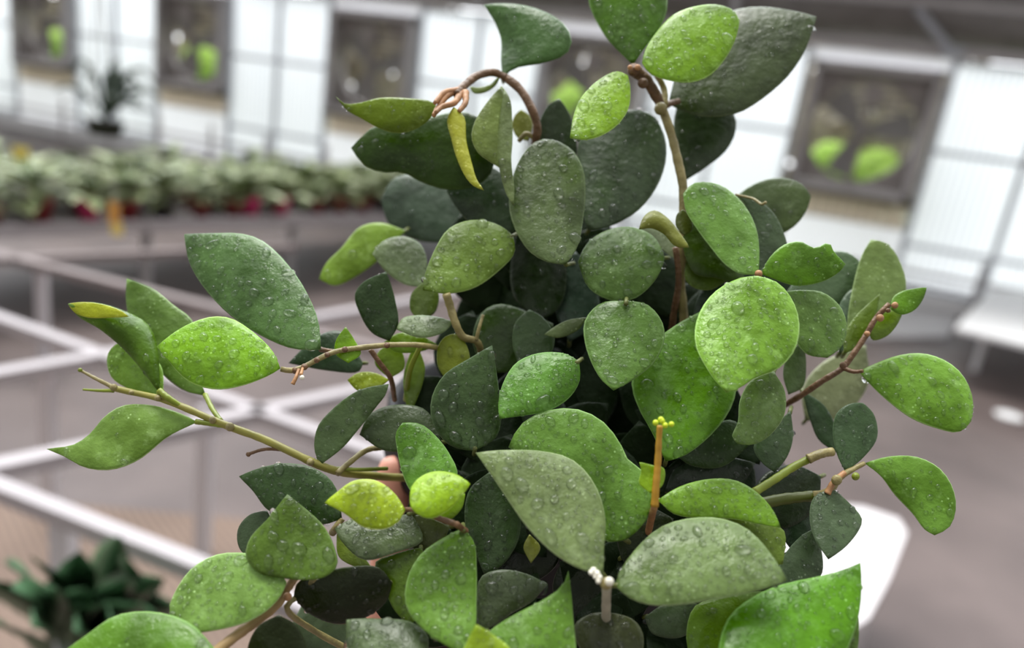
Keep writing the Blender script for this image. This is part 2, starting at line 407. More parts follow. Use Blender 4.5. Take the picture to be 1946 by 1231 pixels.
# ---------------------------------------------------------------- benches
BH = .58
M_rail = mat('white_rail', (170, 163, 166), .5, .0, noise=.08, scale=8)
M_rail2 = mat('dull_rail', (136, 124, 123), .6, .1, noise=.15, scale=8)
fr = empty('bench_frame', atz(300, 800, 0)); tag(fr, 'empty pale metal bench frame of crossing rails and posts at the left', 'bench')
def rail(a, b, w, m=None, z=BH):
    MB().bar(atz(*a, z), atz(*b, z), w, .04).build('rail', m or M_rail, fr)
rail((-300, 768), (900, 553), .06); rail((-300, 955), (860, 708), .055)
rail((-300, 812), (700, 1210), .04); rail((-300, 500), (900, 935), .05); rail((-100, 462), (900, 712), .06, M_rail2)
rail((-200, 505), (560, 470), .05, M_rail2)
for (px, py, h) in ((88, 697, BH), (393, 772, BH), (120, 980, BH), (78, 505, BH)):
    t = atz(px, py, BH - .02); MB().box((t.x, t.y, BH / 2 - .01), (.045, .045, BH - .02)).build('post', mat('lightened_post', (205, 200, 204), .5), fr)  # posts coloured lighter than the rails to offset their shaded faces
# plant bench
E0 = atz(0, 432, BH); E1 = atz(730, 408, BH); ED = (E1 - E0).normalized(); EN = Vector((-ED.y, ED.x, 0))
pb = empty('plant_bench', Vector((E0.x, E0.y, 0))); tag(pb, 'long grey bench carrying the rows of red-potted plants at the back left', 'bench')
b0 = E0 - ED * 3.2; b1 = E0 + ED * 5.2
q = [b0, b1, b1 + EN * 1.5, b0 + EN * 1.5]
mb = MB(); mb.v = q + [v - Vector((0, 0, .03)) for v in q]; mb.f = [(0, 1, 2, 3), (4, 7, 6, 5), (0, 4, 5, 1), (1, 5, 6, 2), (2, 6, 7, 3), (3, 7, 4, 0)]
mb.build('bench_top', mat('bench_mesh', (150, 142, 140), .7, noise=.2), pb)
MB().bar(b0 - Vector((0, 0, .02)), b1 - Vector((0, 0, .02)), .05, .07).build('edge_rail', M_rail, pb)
for i in range(7):
    c = b0 + ED * (.5 + i * 1.2) + EN * .1; MB().box((c.x, c.y, BH / 2 - .03), (.05, .05, BH - .06)).build('post', M_frame, pb)
M_pota = mat('red_plastic', (150, 48, 52), .5, noise=.3, scale=8); M_potb = mat('pink_plastic', (226, 74, 128), .5); M_potc = mat('black_pot_plastic', (48, 44, 46), .5)
def variegated():
    m = mat('variegated_leaf', (208, 214, 172), .5, c2=(72, 100, 30), scale=6)
    m.node_tree.nodes['Principled BSDF'].inputs['Roughness'].default_value = .4; return m
M_var = variegated()
def small_plant(seed, pm, name='potted_plant', hgt=.34, n=26, lm=None, spread=.2):
    rd = random.Random(seed); root = empty(name)
    MB().lathe((0, 0, 0), [(.001, 0), (.05, 0), (.068, .1), (.072, .1), (.072, .12), (.06, .12), (.058, .1), (.001, .1)], 18).build('pot', pm, root, True)
    v = []; f = []
    for i in range(n):
        a = rd.uniform(0, 6.28); el = rd.uniform(.0, 1.4); L = hgt * rd.uniform(.45, 1) - .05
        d = Vector((math.cos(a) * math.cos(el), math.sin(a) * math.cos(el), math.sin(el)))
        c = Vector((0, 0, .1)) + d * L * .75; lf = rd.uniform(.06, .115)
        dr = (d + Vector((math.cos(a), math.sin(a), -.9)) * rd.uniform(.3, .9)).normalized()
        sd_ = dr.cross(Vector((0, 0, 1))).normalized(); nn = sd_.cross(dr)
        k = len(v)
        for t, w_ in ((-1, 0), (-.6, .32), (-.1, .42), (.5, .25), (1, 0)):
            m_ = c + dr * t * lf; dz = nn * (.12 * lf)
            if w_ == 0: v.append(m_)
            else: v += [m_ - sd_ * w_ * lf + dz, m_, m_ + sd_ * w_ * lf + dz]
        f += [(k, k + 1, k + 2), (k, k + 2, k + 3), (k + 10, k + 8, k + 7), (k + 10, k + 9, k + 8)]
        for r in (1, 4): f += [(k + r, k + r + 3, k + r + 4, k + r + 1), (k + r + 1, k + r + 4, k + r + 5, k + r + 2)]
        # petiole
        s0 = Vector((0, 0, .1)); e0 = c - dr * lf; k = len(v); v += [s0, s0 + sd_ * .005, e0 + sd_ * .005, e0]; f.append((k, k + 1, k + 2, k + 3))
    tag(mesh('foliage', v, f, lm or M_var, root, False), kind='stuff')
    return root
protos = [small_plant(i, (M_pota, M_pota, M_potb, M_potc)[i]) for i in range(4)]
used = [False] * 4
rd = random.Random(3)
pinks = [(112, 395), (430, 395), (492, 395)]
def along(px, py):
    p = atz(px, py, BH); return (p - E0).dot(ED)
pk = [along(*p) for p in pinks]
rown = ['in the front row', 'in the second row', 'in the third row', 'in the fourth row', 'in the back row']
for row in range(5):
    s = -.25 - row * .3
    while s < 3.9:
        kind = rd.choice([0, 1, 0, 1, 3]); ss = s + (row % 2) * .13; near = None
        if row == 0:
            for qi, q_ in enumerate(pk):
                if abs(ss - q_) < .13: near = qi; kind = 2; ss = q_
        c = E0 + ED * (ss + (rd.uniform(-.02, .02) if near is None else 0)) + EN * (.14 + row * .26)
        if not used[kind]: o = protos[kind]; used[kind] = True
        else: o = copy_tree(protos[kind])
        o.location = (c.x, c.y, BH); o.rotation_euler = (0, 0, rd.uniform(0, 6.28)); z = rd.uniform(.85, 1.15); o.scale = (z, z, z)
        if near is not None:
            tag(o, 'variegated plant in the %s bright pink pot on the far bench edge' % ('leftmost', 'middle', 'rightmost')[near], 'plant', 'pink-potted plants on the far bench'); pk[near] = 99
        else:
            cn = 'black' if kind == 3 else 'dark red'
            tag(o, 'pale variegated plant in a %s pot %s on the far bench' % (cn, rown[row]), 'plant', cn + '-potted plants ' + rown[row] + ' of the far bench')
        s += .26
# coloured tags
def flag(px, py, d, w_, h_, m, lab, hang=False):
    root = empty('plant_tag', P(px, py, d)); c = root.location
    MB().box(c, (w_, .004, h_)).build('card', m, root)
    e_ = -1 if not hang else 1
    MB().tube([c + Vector((0, .004, e_ * h_ * .4)), c + Vector((0, .004, e_ * (h_ * .5 + .16)))], .004).build('stake', M_rail, root)
    tag(root, lab, 'tag')
M_yel = mat('yellow_card', (250, 222, 120), .6); M_org = mat('orange_card', (238, 168, 60), .6)
flag(40, 303, 4.9, .11, .17, M_yel, 'pale yellow tag standing up among the far plants at the left edge')
flag(217, 404, 4.52, .07, .13, M_org, 'orange tag hanging over the edge of the far bench', True)
flag(222, 436, 4.46, .07, .07, M_yel, 'small yellow card below the orange tag on the bench edge', True)
# hanging plant
hp = empty('hanging_plant', P(200, 238, 5.2)); c = hp.location
MB().lathe(c - Vector((0, 0, .07)), [(.001, 0), (.1, 0), (.125, .1), (.13, .1), (.12, .085), (.001, .08)], 20).build('pot', mat('dark_coco_pot', (30, 26, 26), .8), hp, True)
rd = random.Random(8); v = []; f = []
M_hang = mat('dark_fern_leaf', (58, 74, 62), .6, noise=.3, scale=9)
lm = MB()
for i in range(26):
    a = rd.uniform(-1.2, 1.9) if i < 18 else rd.uniform(0, 6.28); L = rd.uniform(.2, .42); hh = rd.uniform(.15, .42)
    pts = [c + Vector((math.cos(a) * L * t, math.sin(a) * .6 * L * t, .03 + hh * math.sin(t * 2.3))) for t in (0, .25, .5, .75, 1)]
    lm.tube(pts, [.007, .011, .019, .016, .003], 5)
lm.build('fronds', M_hang, hp)
wr = MB()
for k in range(3):
    a = k * 2.1; wr.tube([c + Vector((.1 * math.cos(a), .1 * math.sin(a), .03)), c + Vector((-.04, 0, 1.1))], .005, 5)
wr.tube([c + Vector((-.04, 0, 1.1)), c + Vector((-.04, 0, 2.2))], .012, 6)
wr.build('hanger', M_dark, hp)
tag(hp, 'dark arching plant in a hanging black pot before the pale wall at left', 'plant')
# white things at the right
def slab(name, pts, z0, z1, m, label, cat, legs=False):
    root = empty(name, atz(*pts[0], z0)); root.location.z = 0
    q = [atz(*p, z1) for p in pts]; c = sum(q, Vector()) / len(q); n = len(q)
    mb = MB(); th = (z1 - z0) if not legs else .035
    mb.v = q + [v - Vector((0, 0, th)) for v in q]; mb.f = [tuple(range(n)), tuple(range(2 * n - 1, n - 1, -1))] + [(i, i + n, (i + 1) % n + n, (i + 1) % n) for i in range(n)]
    mb.build('top' if legs else 'block', m, root)
    if legs:
        for v in q:
            e_ = v + (c - v) * .4; MB().box((e_.x, e_.y, (z1 - .03) / 2), (.04, .04, z1 - .03)).build('leg', m, root)
    tag(root, label, cat); return root
slab('white_bench', [(1450, 948), (1640, 962), (1708, 985), (1724, 1012), (1690, 1100), (1650, 1175), (1610, 1200), (1420, 1200)], 0, .42, mat('ivory_paint', (205, 200, 202), .5), 'low white bench half hidden behind the lower right of the potted plant', 'bench', True)
slab('raised_slab', [(1815, 622), (1884, 548), (2070, 568), (2090, 690)], 0, .46, M_white, 'white slab raised on legs, cut off by the right edge of the photo', 'table', True)  # white slab raised on legs to clear the ceiling's shade
slab('gutter_cover', [(1640, 585), (1690, 560), (1840, 568), (1800, 640), (1640, 640)], 0, .05, M_frame, 'grey metal cover on the floor left of the white slab', 'cover')
c = atz(1918, 792, .01)
MB_ = MB().lathe((c.x, c.y, 0), [(.001, 0), (.09, 0), (.1, .02), (.08, .03), (.001, .028)], 20)  # plain white disc on the floor
tag(MB_.build('disc', M_white, None, True), 'small white saucer lying on the floor near the right edge', 'disc')
# dark plant in the lower left corner
M_dkl = mat('dark_blade_leaf', (66, 104, 68), .5, noise=.35, scale=25)
lp = empty('leafy_plant', atz(150, 1400, 0)); rd = random.Random(11)
base = lp.location
MB().lathe((base.x, base.y, 0), [(.001, 0), (.09, 0), (.12, .2), (.125, .2), (.11, .18), (.001, .18)], 24).build('pot', M_potc, lp, True)
tips = [(60, 1060, 1.05), (20, 1120, .95), (150, 1050, 1.1), (165, 1120, 1.05), (110, 1120, .98), (228, 1020, 1.15), (240, 1060, 1.1), (245, 1100, 1.05), (190, 1150, 1.0), (285, 1120, 1.1), (300, 1170, 1.0), (-20, 1180, .95), (60, 1190, .9), (140, 1200, .95), (215, 1180, .95), (330, 1190, 1.05), (310, 1100, 1.15), (335, 1150, 1.1), (270, 1150, 1.0), (90, 1110, 1.1), (10, 1070, 1.15), (40, 1100, 1.2), (-50, 1100, 1.1), (180, 1080, 1.2)]
for (px, py, d) in tips:
    tp = P(px, py, d); b_ = Vector((base.x + rd.uniform(-.04, .04), base.y + rd.uniform(-.04, .04), .18))
    mid = b_.lerp(tp, .55) + Vector((rd.uniform(-.03, .03), rd.uniform(-.03, .03), .05))
    cl_ = catmull([b_, mid, tp], 12); v = []; f = []
    sd_ = (tp - b_).cross(Vector((rd.uniform(-.5, .5), -1, rd.uniform(-.2, .2)))).normalized(); nm = (tp - b_).cross(sd_).normalized()
    for i, q_ in enumerate(cl_):
        t = i / 12; w_ = .003 + .034 * max(0, math.sin(min(1, max(0, (t - .35) / .65)) * math.pi)) ** .8
        v += [q_ - sd_ * w_ + nm * w_ * .3, q_ - nm * .001, q_ + sd_ * w_ + nm * w_ * .3, q_ + nm * .002]
    for i in range(12):
        a_ = 4 * i; f += [(a_ + j, a_ + (j + 1) % 4, a_ + 4 + (j + 1) % 4, a_ + 4 + j) for j in range(4)]
    mesh('leaf', v, f, M_dkl, lp)
tag(lp, 'dark green plant with pointed leaves in the lower left corner by the bench rail', 'plant')

# ================================================================ THE POTTED PLANT
PC = P(1110, 790, .435)
plant = empty('potted_plant', PC - Vector((0, 0, .165)))
tag(plant, 'large waxy green-leaved plant wet with droplets, held up in a black pot in front', 'plant')
pot = MB().lathe(PC, [(.001, -.165), (.082, -.165), (.086, -.16), (.105, -.03), (.113, -.03), (.115, -.026), (.115, -.002), (.113, 0), (.109, -.001), (.102, -.035), (.08, -.155), (.001, -.155)], 64)
pot.build('pot', POT, plant, True)
MB().lathe(PC, [(.001, -.03), (.05, -.026), (.1, -.034), (.096, -.06), (.001, -.06)], 40).build('soil', SOIL, plant, True)
def G(x, y): return .356 - .000068 * y          # depth of the leafy surface of the bush
def tint(o, cols):
    at = o.data.color_attributes.new('tint', 'FLOAT_COLOR', 'POINT')
    at.data.foreach_set('color', [x for c in cols for x in (*c, 1.0)])
STEMD = mat('dull_stem_skin', (104, 112, 52), .5, noise=.3, scale=150)
US = [0, .018, .08, .22, .38, .5, .62, .78, .92, .982, 1]
def leaf_mesh(base, A, tip, B, lay, k=0., m=0., cup=.12, arch=0., N=18, M=10, th=.00042, wave=0., seed=0):
    """closed thick leaf blade; returns verts, faces, uvs and a sampler of its upper side"""
    a = catmull([base] + list(A) + [tip], N); b = catmull([base] + list(B) + [tip], N)
    cx = sum(p[0] for p in a + b) / (2 * N + 2); cy = sum(p[1] for p in a + b) / (2 * N + 2)
    Lp = (Vector(tip) - Vector(base)).length
    rd = random.Random(seed); ph = rd.uniform(0, 6.28)
    top = []
    for j in range(N + 1):
        t = j / N; w = (a[j] - b[j]).length / 2; r = []
        for i in range(M + 1):
            u = US[i]; s = 2 * u - 1; p = a[j].lerp(b[j], u)
            dpx = -k * (p[1] - cy) - m * (p[0] - cx) + cup * s * s * w * 1.1 + arch * (2 * t - 1) ** 2 * Lp * .5
            dpx += -.10 * max(0, 1 - abs(s) * 4) * -w * .35 + wave * w * math.sin(t * 7 + ph) * s
            d = G(p[0], p[1]) + lay
            r.append(P(p[0], p[1], d + dpx * d / F))
        top.append(r)
    def nrm(j, i):
        j0, j1 = max(j - 1, 0), min(j + 1, N); i0, i1 = max(i - 1, 0), min(i + 1, M)
        if j in (0, N): j0, j1 = (1, 2) if j == 0 else (N - 2, N - 1); 
        jj = min(max(j, 1), N - 1)
        n = (top[j1][i] - top[j0][i]).cross(top[jj][i1] - top[jj][i0])
        if n.length < 1e-12: n = Vector((0, -1, 0))
        n.normalize()
        if n.dot(CP - top[j][i]) < 0: n = -n
        return n
    v = []; f = []; uv = []; idT = {}; idB = {}
    NM = {}
    for j in range(N + 1):
        for i in range(M + 1):
            if j in (0, N) and i > 0: idT[j, i] = idT[j, 0]; idB[j, i] = idB[j, 0]; continue
            n = nrm(j, i); NM[j, i] = n; rim = i in (0, M) or j in (0, N)
            s = abs(2 * US[i] - 1)
            e_ = 0 if rim else th * (1 - .3 * s ** 3)
            em = max(s, abs(2 * j / N - 1) ** 2 if False else s)
            idT[j, i] = len(v); v.append(top[j][i] + n * e_); uv.append((em, j / N))
            if rim: idB[j, i] = idT[j, i]
            else: idB[j, i] = len(v); v.append(top[j][i] - n * e_); uv.append((em, j / N))
    for j in range(N):
        for i in range(M):
            for D_, fl in ((idT, 0), (idB, 1)):
                q = [D_[j, i], D_[j, i + 1], D_[j + 1, i + 1], D_[j + 1, i]]
                q = [x for n_, x in enumerate(q) if x not in q[:n_]]
                if len(q) >= 3: f.append(tuple(q if not fl else q[::-1]))
    def sample(t, u):
        j = min(int(t * N), N - 1); i = max(q for q in range(M) if US[q] <= u); ft, fu = t * N - j, (u - US[i]) / (US[i + 1] - US[i])
        p = (top[j][i] * (1 - fu) + top[j][i + 1] * fu) * (1 - ft) + (top[j + 1][i] * (1 - fu) + top[j + 1][i + 1] * fu) * ft
        jj = max(1, min(j, N - 1)); n = nrm(jj, max(0, min(i, M)))
        s = abs(2 * u - 1); return p + n * th * (1 - .3 * s ** 3) * .95, n
    return v, f, uv, sample, (cx, cy)
FIX = []
def drops(sample, n, rmin, rmax, seed, parent):
    rd = random.Random(seed); v = []; f = []; placed = []
    for _ in range(n * 3):
        if len(placed) >= n: break
        t = rd.uniform(.06, .93); u = .5 + rd.uniform(-.43, .43)
        p, nn = sample(t, u); r = rmin * (rmax / rmin) ** (rd.random() ** 2.2)
        if any((p - q).length < (r + s) * 1.15 for q, s in placed): continue
        placed.append((p, r)); x = nn.orthogonal().normalized(); x.rotate(Matrix.Rotation(rd.uniform(0, 6.28), 3, nn)); y = nn.cross(x)
        ex = rd.uniform(1, 1.35); h = rd.uniform(.55, .8); k = len(v); sg = 12
        for rr, hh in ((1.0, -.1), (.97, .18), (.82, .55), (.5, .87)):
            for q in range(sg):
                a = 6.28318 * q / sg; wob = 1 + .1 * math.sin(2 * a + seed + _)
                v.append(p + (x * math.cos(a) * ex + y * math.sin(a) / ex) * r * rr * wob + nn * r * h * hh)
        v.append(p + nn * r * h)
        for g in range(3):
            for q in range(sg):
                a = k + g * sg; f.append((a + q, a + (q + 1) % sg, a + sg + (q + 1) % sg, a + sg + q))
        for q in range(sg): f.append((k + 3 * sg + q, k + 3 * sg + (q + 1) % sg, k + 4 * sg))
    if v: tag(mesh('water_droplets', v, f, WATER, parent), kind='stuff')
def lum(c): return .3 * c[0] + .6 * c[1] + .1 * c[2]
CG = 1.0
LV = []
def leaf(col, lay, base, A, tip, B, n=None, k=0., m=0., cup=.14, arch=0., pet=None, wave=0., lab=None):
    LV.append(dict(col=col, lay=lay, base=base, A=A, tip=tip, B=B, n=n, k=k, m=m, cup=cup, arch=arch, pet=pet, wave=wave, lab=lab))
# leaf colours: young lime, mid green, old grey green, dark
LI = (150, 200, 40); LG = (118, 172, 42); MG = (98, 150, 62); GG = (112, 142, 92); DG = (64, 94, 52); DK = (48, 68, 36); OL = (92, 128, 34)

#---- top
leaf((72, 118, 62), .0, (955, 150), [(952, 115), (952, 75), (940, 42), (928, 22)], (919, 9), [(976, 130), (1040, 118), (1077, 102), (1087, 76), (1074, 48), (1042, 25), (1000, 11), (958, 7)], 6, cup=.2, m=.3)
leaf((118, 150, 80), .004, (952, 140), [(932, 160), (912, 166)], (892, 165), [(944, 160), (922, 176), (900, 177)], 0, pet=0)
leaf((108, 150, 12), -.012, (832, 204), [(820, 193), (780, 187), (720, 186), (685, 195), (655, 197)], (637, 182), [(815, 228), (795, 243), (770, 252), (745, 252), (712, 240), (688, 226), (660, 210)], 5, k=-.3, pet=0)
leaf((50, 88, 14), .006, (950, 245), [(880, 212), (820, 222), (760, 237), (712, 240), (690, 257)], (667, 281), [(942, 300), (930, 335), (900, 355), (850, 361), (800, 346), (765, 328), (722, 327), (690, 312)], 14, k=-.25, arch=.05)
leaf((176, 200, 72), -.02, (862, 203), [(850, 228), (858, 265), (868, 300), (885, 336), (900, 353)], (920, 362), [(882, 222), (886, 268), (897, 312), (906, 342)], 0, cup=.5, pet=0, lab='pale lime curled young leaf')
leaf((120, 152, 82), -.01, (953, 163), [(925, 195), (902, 232), (896, 262), (908, 290), (932, 308)], (968, 330), [(968, 185), (973, 220), (974, 270)], 8, m=-.3, pet=0)
leaf((112, 138, 92), -.012, (958, 170), [(950, 220), (944, 280), (950, 325), (962, 368)], (976, 392), [(970, 190), (973, 250), (972, 310), (977, 355)], 4, m=.4, pet=0)
leaf((150, 172, 84), .02, (1003, 268), [(984, 262), (973, 240), (977, 222)], (990, 208), [(1012, 240), (1008, 222)], 0)
leaf((56, 80, 52), .02, (1045, 320), [(1020, 280), (1024, 235), (1040, 202)], (1063, 187), [(1094, 300), (1094, 260), (1081, 214)], 5, k=-.2)
leaf((88, 116, 72), -.008, (1075, 503), [(1040, 498), (1008, 480), (983, 445), (968, 400), (971, 350), (988, 302), (1008, 276)], (1032, 264), [(1097, 470), (1108, 420), (1113, 360), (1108, 320), (1090, 288), (1062, 269)], 46, k=.15, pet=(1090, 500))
leaf((74, 98, 72), .014, (1118, 438), [(1106, 400), (1100, 340), (1097, 290), (1105, 255), (1125, 232), (1160, 214), (1195, 208)], (1235, 214), [(1165, 428), (1215, 398), (1250, 352), (1266, 302), (1264, 262), (1250, 230)], 26, k=.1, m=.1)
leaf((132, 196, 34), -.022, (1193, 143), [(1170, 136), (1135, 154), (1105, 185), (1090, 220)], (1083, 262), [(1198, 170), (1195, 205), (1175, 236), (1145, 257), (1112, 266)], 34, k=.2, pet=0, lab='lime young leaf')
leaf((78, 138, 14), -.008, (1203, 124), [(1183, 105), (1155, 75), (1130, 35), (1118, 0), (1122, -45)], (1190, -95), [(1230, 85), (1256, 50), (1268, 15), (1262, -35), (1235, -75)], 30, k=-.1, pet=0)
leaf((120, 186, 26), -.02, (1220, 120), [(1227, 93), (1250, 58), (1280, 28), (1322, 12), (1365, 9), (1392, 19)], (1406, 38), [(1235, 140), (1270, 153), (1312, 157), (1347, 145), (1376, 115), (1398, 74)], 36, k=.1, pet=0, lab='lime young leaf')
leaf((74, 96, 62), .006, (1270, 198), [(1282, 150), (1312, 100), (1350, 42), (1400, 18), (1450, 13), (1510, 21)], (1552, 32), [(1300, 212), (1340, 222), (1400, 216), (1450, 187), (1500, 142), (1532, 92)], 26, k=.1, m=.2, pet=0)
leaf((56, 80, 50), .028, (1290, 185), [(1280, 235), (1282, 285), (1292, 325)], (1303, 343), [(1340, 200), (1394, 215), (1398, 250), (1380, 286), (1345, 316)], 5)
#---- right upper
leaf((104, 160, 74), -.014, (1441, 523), [(1443, 470), (1436, 430), (1415, 390), (1378, 356), (1346, 346), (1316, 349)], (1298, 368), [(1405, 520), (1378, 503), (1350, 470), (1322, 432), (1303, 400)], 22, k=.2, m=-.15, pet=(1446, 517))
leaf((62, 96, 30), .006, (1430, 560), [(1400, 500), (1360, 450), (1320, 420)], (1300, 408), [(1370, 530), (1320, 520), (1298, 470)], 0)
leaf((88, 116, 72), .028, (1405, 455), [(1392, 385), (1440, 346), (1490, 338), (1524, 350)], (1541, 373), [(1440, 452), (1482, 446), (1512, 428), (1533, 400)], 4, m=.2)
leaf((74, 98, 72), .008, (1445, 530), [(1432, 460), (1424, 410), (1412, 382)], (1399, 369), [(1482, 520), (1499, 490), (1490, 443), (1468, 402), (1432, 377)], 12)
leaf((96, 164, 24), -.016, (1446, 520), [(1462, 490), (1490, 465), (1522, 459), (1548, 471), (1575, 461), (1584, 478)], (1607, 502), [(1472, 531), (1512, 543), (1560, 536), (1592, 519)], 12, k=-.2, pet=0, lab='bright lime leaf with a notched edge')
leaf((128, 194, 74), -.034, (1440, 524), [(1398, 531), (1352, 560), (1324, 606), (1321, 655), (1338, 692), (1358, 722)], (1380, 746), [(1482, 540), (1511, 580), (1520, 622), (1511, 665), (1480, 700), (1432, 720), (1405, 738)], 90, k=.25, cup=.2, pet=0, lab='large round lime leaf')
leaf((104, 152, 78), -.008, (1480, 556), [(1520, 551), (1562, 555), (1595, 580), (1609, 615), (1602, 655)], (1572, 680), [(1490, 590), (1505, 620), (1512, 650), (1535, 674)], 18, m=-.2)
leaf((122, 158, 96), .022, (1608, 650), [(1612, 592), (1624, 530), (1638, 484)], (1655, 455), [(1650, 640), (1692, 600), (1722, 552), (1712, 500), (1686, 463)], 3)
leaf((92, 122, 92), .03, (1490, 560), [(1540, 500), (1582, 477), (1620, 484)], (1650, 520), [(1532, 590), (1582, 595), (1630, 562)], 6)
leaf((86, 112, 90), .024, (1595, 672), [(1588, 605), (1608, 558), (1634, 545)], (1676, 562), [(1632, 642), (1658, 600)], 6)
leaf((92, 156, 14), -.004, (1693, 588), [(1697, 565), (1715, 553), (1740, 548)], (1761, 546), [(1712, 598), (1737, 590), (1753, 570)], 4, pet=0, lab='small bright green leaf')
leaf((96, 138, 32), .006, (1650, 625), [(1668, 600), (1690, 588)], (1716, 592), [(1658, 646), (1686, 638), (1704, 618)], 3)
leaf((100, 140, 50), .012, (1604, 672), [(1604, 640), (1622, 605)], (1672, 558), [(1628, 660), (1662, 612)], 3)
leaf((112, 176, 62), .0, (1632, 706), [(1670, 688), (1712, 674), (1758, 672), (1802, 688), (1832, 716), (1848, 756)], (1846, 800), [(1660, 737), (1692, 766), (1732, 795), (1780, 814), (1822, 821)], 40, k=.1, m=.1, pet=0, arch=.08)
leaf((112, 174, 72), .002, (1643, 880), [(1690, 867), (1742, 868), (1786, 890), (1810, 925), (1817, 965), (1805, 1000)], (1776, 1017), [(1674, 905), (1700, 940), (1735, 977), (1757, 1006)], 16, k=-.1, m=.2, pet=0)
leaf((70, 102, 70), .002, (1606, 896), [(1590, 862), (1582, 820), (1590, 785), (1612, 768)], (1640, 765), [(1638, 872), (1667, 832), (1662, 790)], 12, pet=0)
leaf((88, 114, 86), -.004, (1580, 928), [(1546, 945), (1538, 985), (1548, 1024)], (1574, 1063), [(1602, 945), (1638, 985), (1634, 1004), (1608, 1038)], 14, k=.2, pet=0)
leaf((50, 76, 54), .018, (1488, 950), [(1482, 1000), (1500, 1040)], (1550, 1070), [(1530, 955), (1552, 1000)], 0)
leaf((92, 120, 90), .008, (1470, 1130), [(1486, 1062), (1525, 1016)], (1549, 1004), [(1530, 1120), (1562, 1090), (1560, 1040)], 8)
leaf((108, 150, 84), -.012, (1470, 706), [(1428, 722), (1406, 760), (1402, 802), (1391, 830)], (1402, 843), [(1492, 745), (1490, 790), (1462, 828), (1430, 845)], 22)
leaf((80, 110, 78), .006, (1502, 780), [(1470, 810), (1432, 846), (1445, 876)], (1472, 898), [(1507, 832), (1496, 868)], 8)
leaf((82, 110, 72), .018, (1498, 750), [(1488, 710), (1498, 672)], (1526, 648), [(1526, 735), (1532, 690)], 2)
leaf((66, 94, 68), .03, (1524, 742), [(1540, 800), (1556, 836)], (1592, 862), [(1566, 770), (1588, 810)], 2)
leaf((148, 162, 128), .07, (1530, 800), [(1525, 740), (1562, 690)], (1645, 655), [(1600, 792), (1650, 730)], 0)
#---- centre
leaf((88, 152, 36), .0, (1265, 877), [(1238, 820), (1213, 775), (1200, 730), (1210, 690), (1242, 650), (1290, 614)], (1335, 590), [(1302, 865), (1352, 826), (1387, 780), (1400, 738), (1396, 690), (1372, 640)], 44, k=.1)
leaf((94, 144, 68), -.014, (1190, 572), [(1140, 577), (1111, 610), (1111, 650), (1125, 692), (1143, 722)], (1166, 742), [(1232, 580), (1260, 615), (1262, 650), (1242, 690), (1203, 722)], 30, k=.25, cup=.2)
leaf((88, 132, 64), -.002, (1264, 490), [(1243, 450), (1200, 431), (1152, 438), (1116, 462)], (1098, 497), [(1247, 530), (1205, 568), (1160, 571), (1118, 546)], 32, k=.2, cup=.2)
leaf((136, 156, 76), -.012, (1310, 470), [(1292, 443), (1268, 414), (1243, 400), (1225, 410)], (1214, 436), [(1284, 468), (1262, 445), (1238, 434)], 0, cup=.5, pet=0)
leaf((160, 178, 150), .012, (1287, 495), [(1278, 455), (1252, 434)], (1214, 430), [(1262, 478), (1236, 455)], 0)
leaf((78, 98, 40), -.006, (1300, 448), [(1285, 430), (1286, 408)], (1298, 398), [(1316, 436), (1312, 412)], 0)
leaf((48, 68, 52), .018, (1318, 630), [(1322, 575), (1358, 522), (1400, 508)], (1442, 530), [(1350, 630), (1402, 590)], 6)
leaf((90, 128, 44), .012, (1306, 480), [(1345, 478), (1385, 500)], (1400, 520), [(1304, 535), (1345, 552)], 0)
leaf((112, 156, 66), -.002, (975, 448), [(966, 440), (940, 424), (895, 418), (852, 435), (826, 475), (808, 520)], (803, 552), [(978, 480), (942, 520), (900, 548), (850, 558)], 26, k=.15)
leaf((54, 80, 54), .02, (985, 405), [(955, 330), (908, 312), (868, 332)], (848, 362), [(978, 440), (932, 444), (890, 421), (864, 390)], 8)
leaf((84, 104, 90), .075, (880, 430), [(862, 360), (802, 334), (750, 338)], (724, 378), [(850, 458), (790, 456), (738, 424)], 4)
leaf((132, 184, 74), .055, (770, 438), [(722, 423), (682, 433), (650, 470), (620, 500)], (606, 530), [(752, 462), (722, 492), (682, 522), (636, 543)], 3)
leaf((112, 138, 100), .028, (803, 546), [(812, 505), (800, 465), (766, 449), (730, 457)], (707, 482), [(770, 541), (733, 516)], 8, k=.2)
leaf((50, 80, 44), .004, (740, 648), [(706, 632), (682, 592), (674, 560), (690, 536)], (734, 516), [(757, 616), (751, 570), (743, 540)], 10, k=-.2, pet=0)
leaf((90, 122, 56), .018, (806, 535), [(782, 558), (780, 590)], (800, 610), [(832, 552), (828, 592)], 0)
leaf((116, 144, 104), .004, (862, 612), [(830, 602), (792, 599), (765, 605)], (753, 626), [(842, 632), (800, 642)], 6, k=.4)
leaf((108, 160, 34), .014, (832, 655), [(800, 638), (760, 632)], (730, 650), [(800, 668), (750, 668)], 0)
leaf((130, 162, 44), .008, (848, 722), [(832, 695), (832, 660), (844, 641)], (862, 634), [(890, 698), (890, 664), (877, 642)], 3, k=-.1)
leaf((52, 84, 34), .022, (922, 710), [(898, 648), (914, 596), (950, 577)], (1052, 615), [(1000, 700), (1042, 655)], 8)
leaf((58, 88, 52), .012, (988, 702), [(974, 652), (980, 612)], (1006, 588), [(1042, 680), (1054, 640), (1034, 605)], 6)
leaf((96, 122, 78), .004, (1115, 603), [(1080, 608), (1055, 620)], (1034, 636), [(1100, 626), (1062, 642)], 3)
leaf((36, 58, 30), .03, (1022, 610), [(976, 562), (972, 480)], (990, 428), [(1064, 584), (1076, 500), (1042, 438)], 10)
leaf((66, 88, 76), .034, (1082, 650), [(1056, 590), (1074, 520)], (1092, 476), [(1136, 610), (1126, 520)], 6)
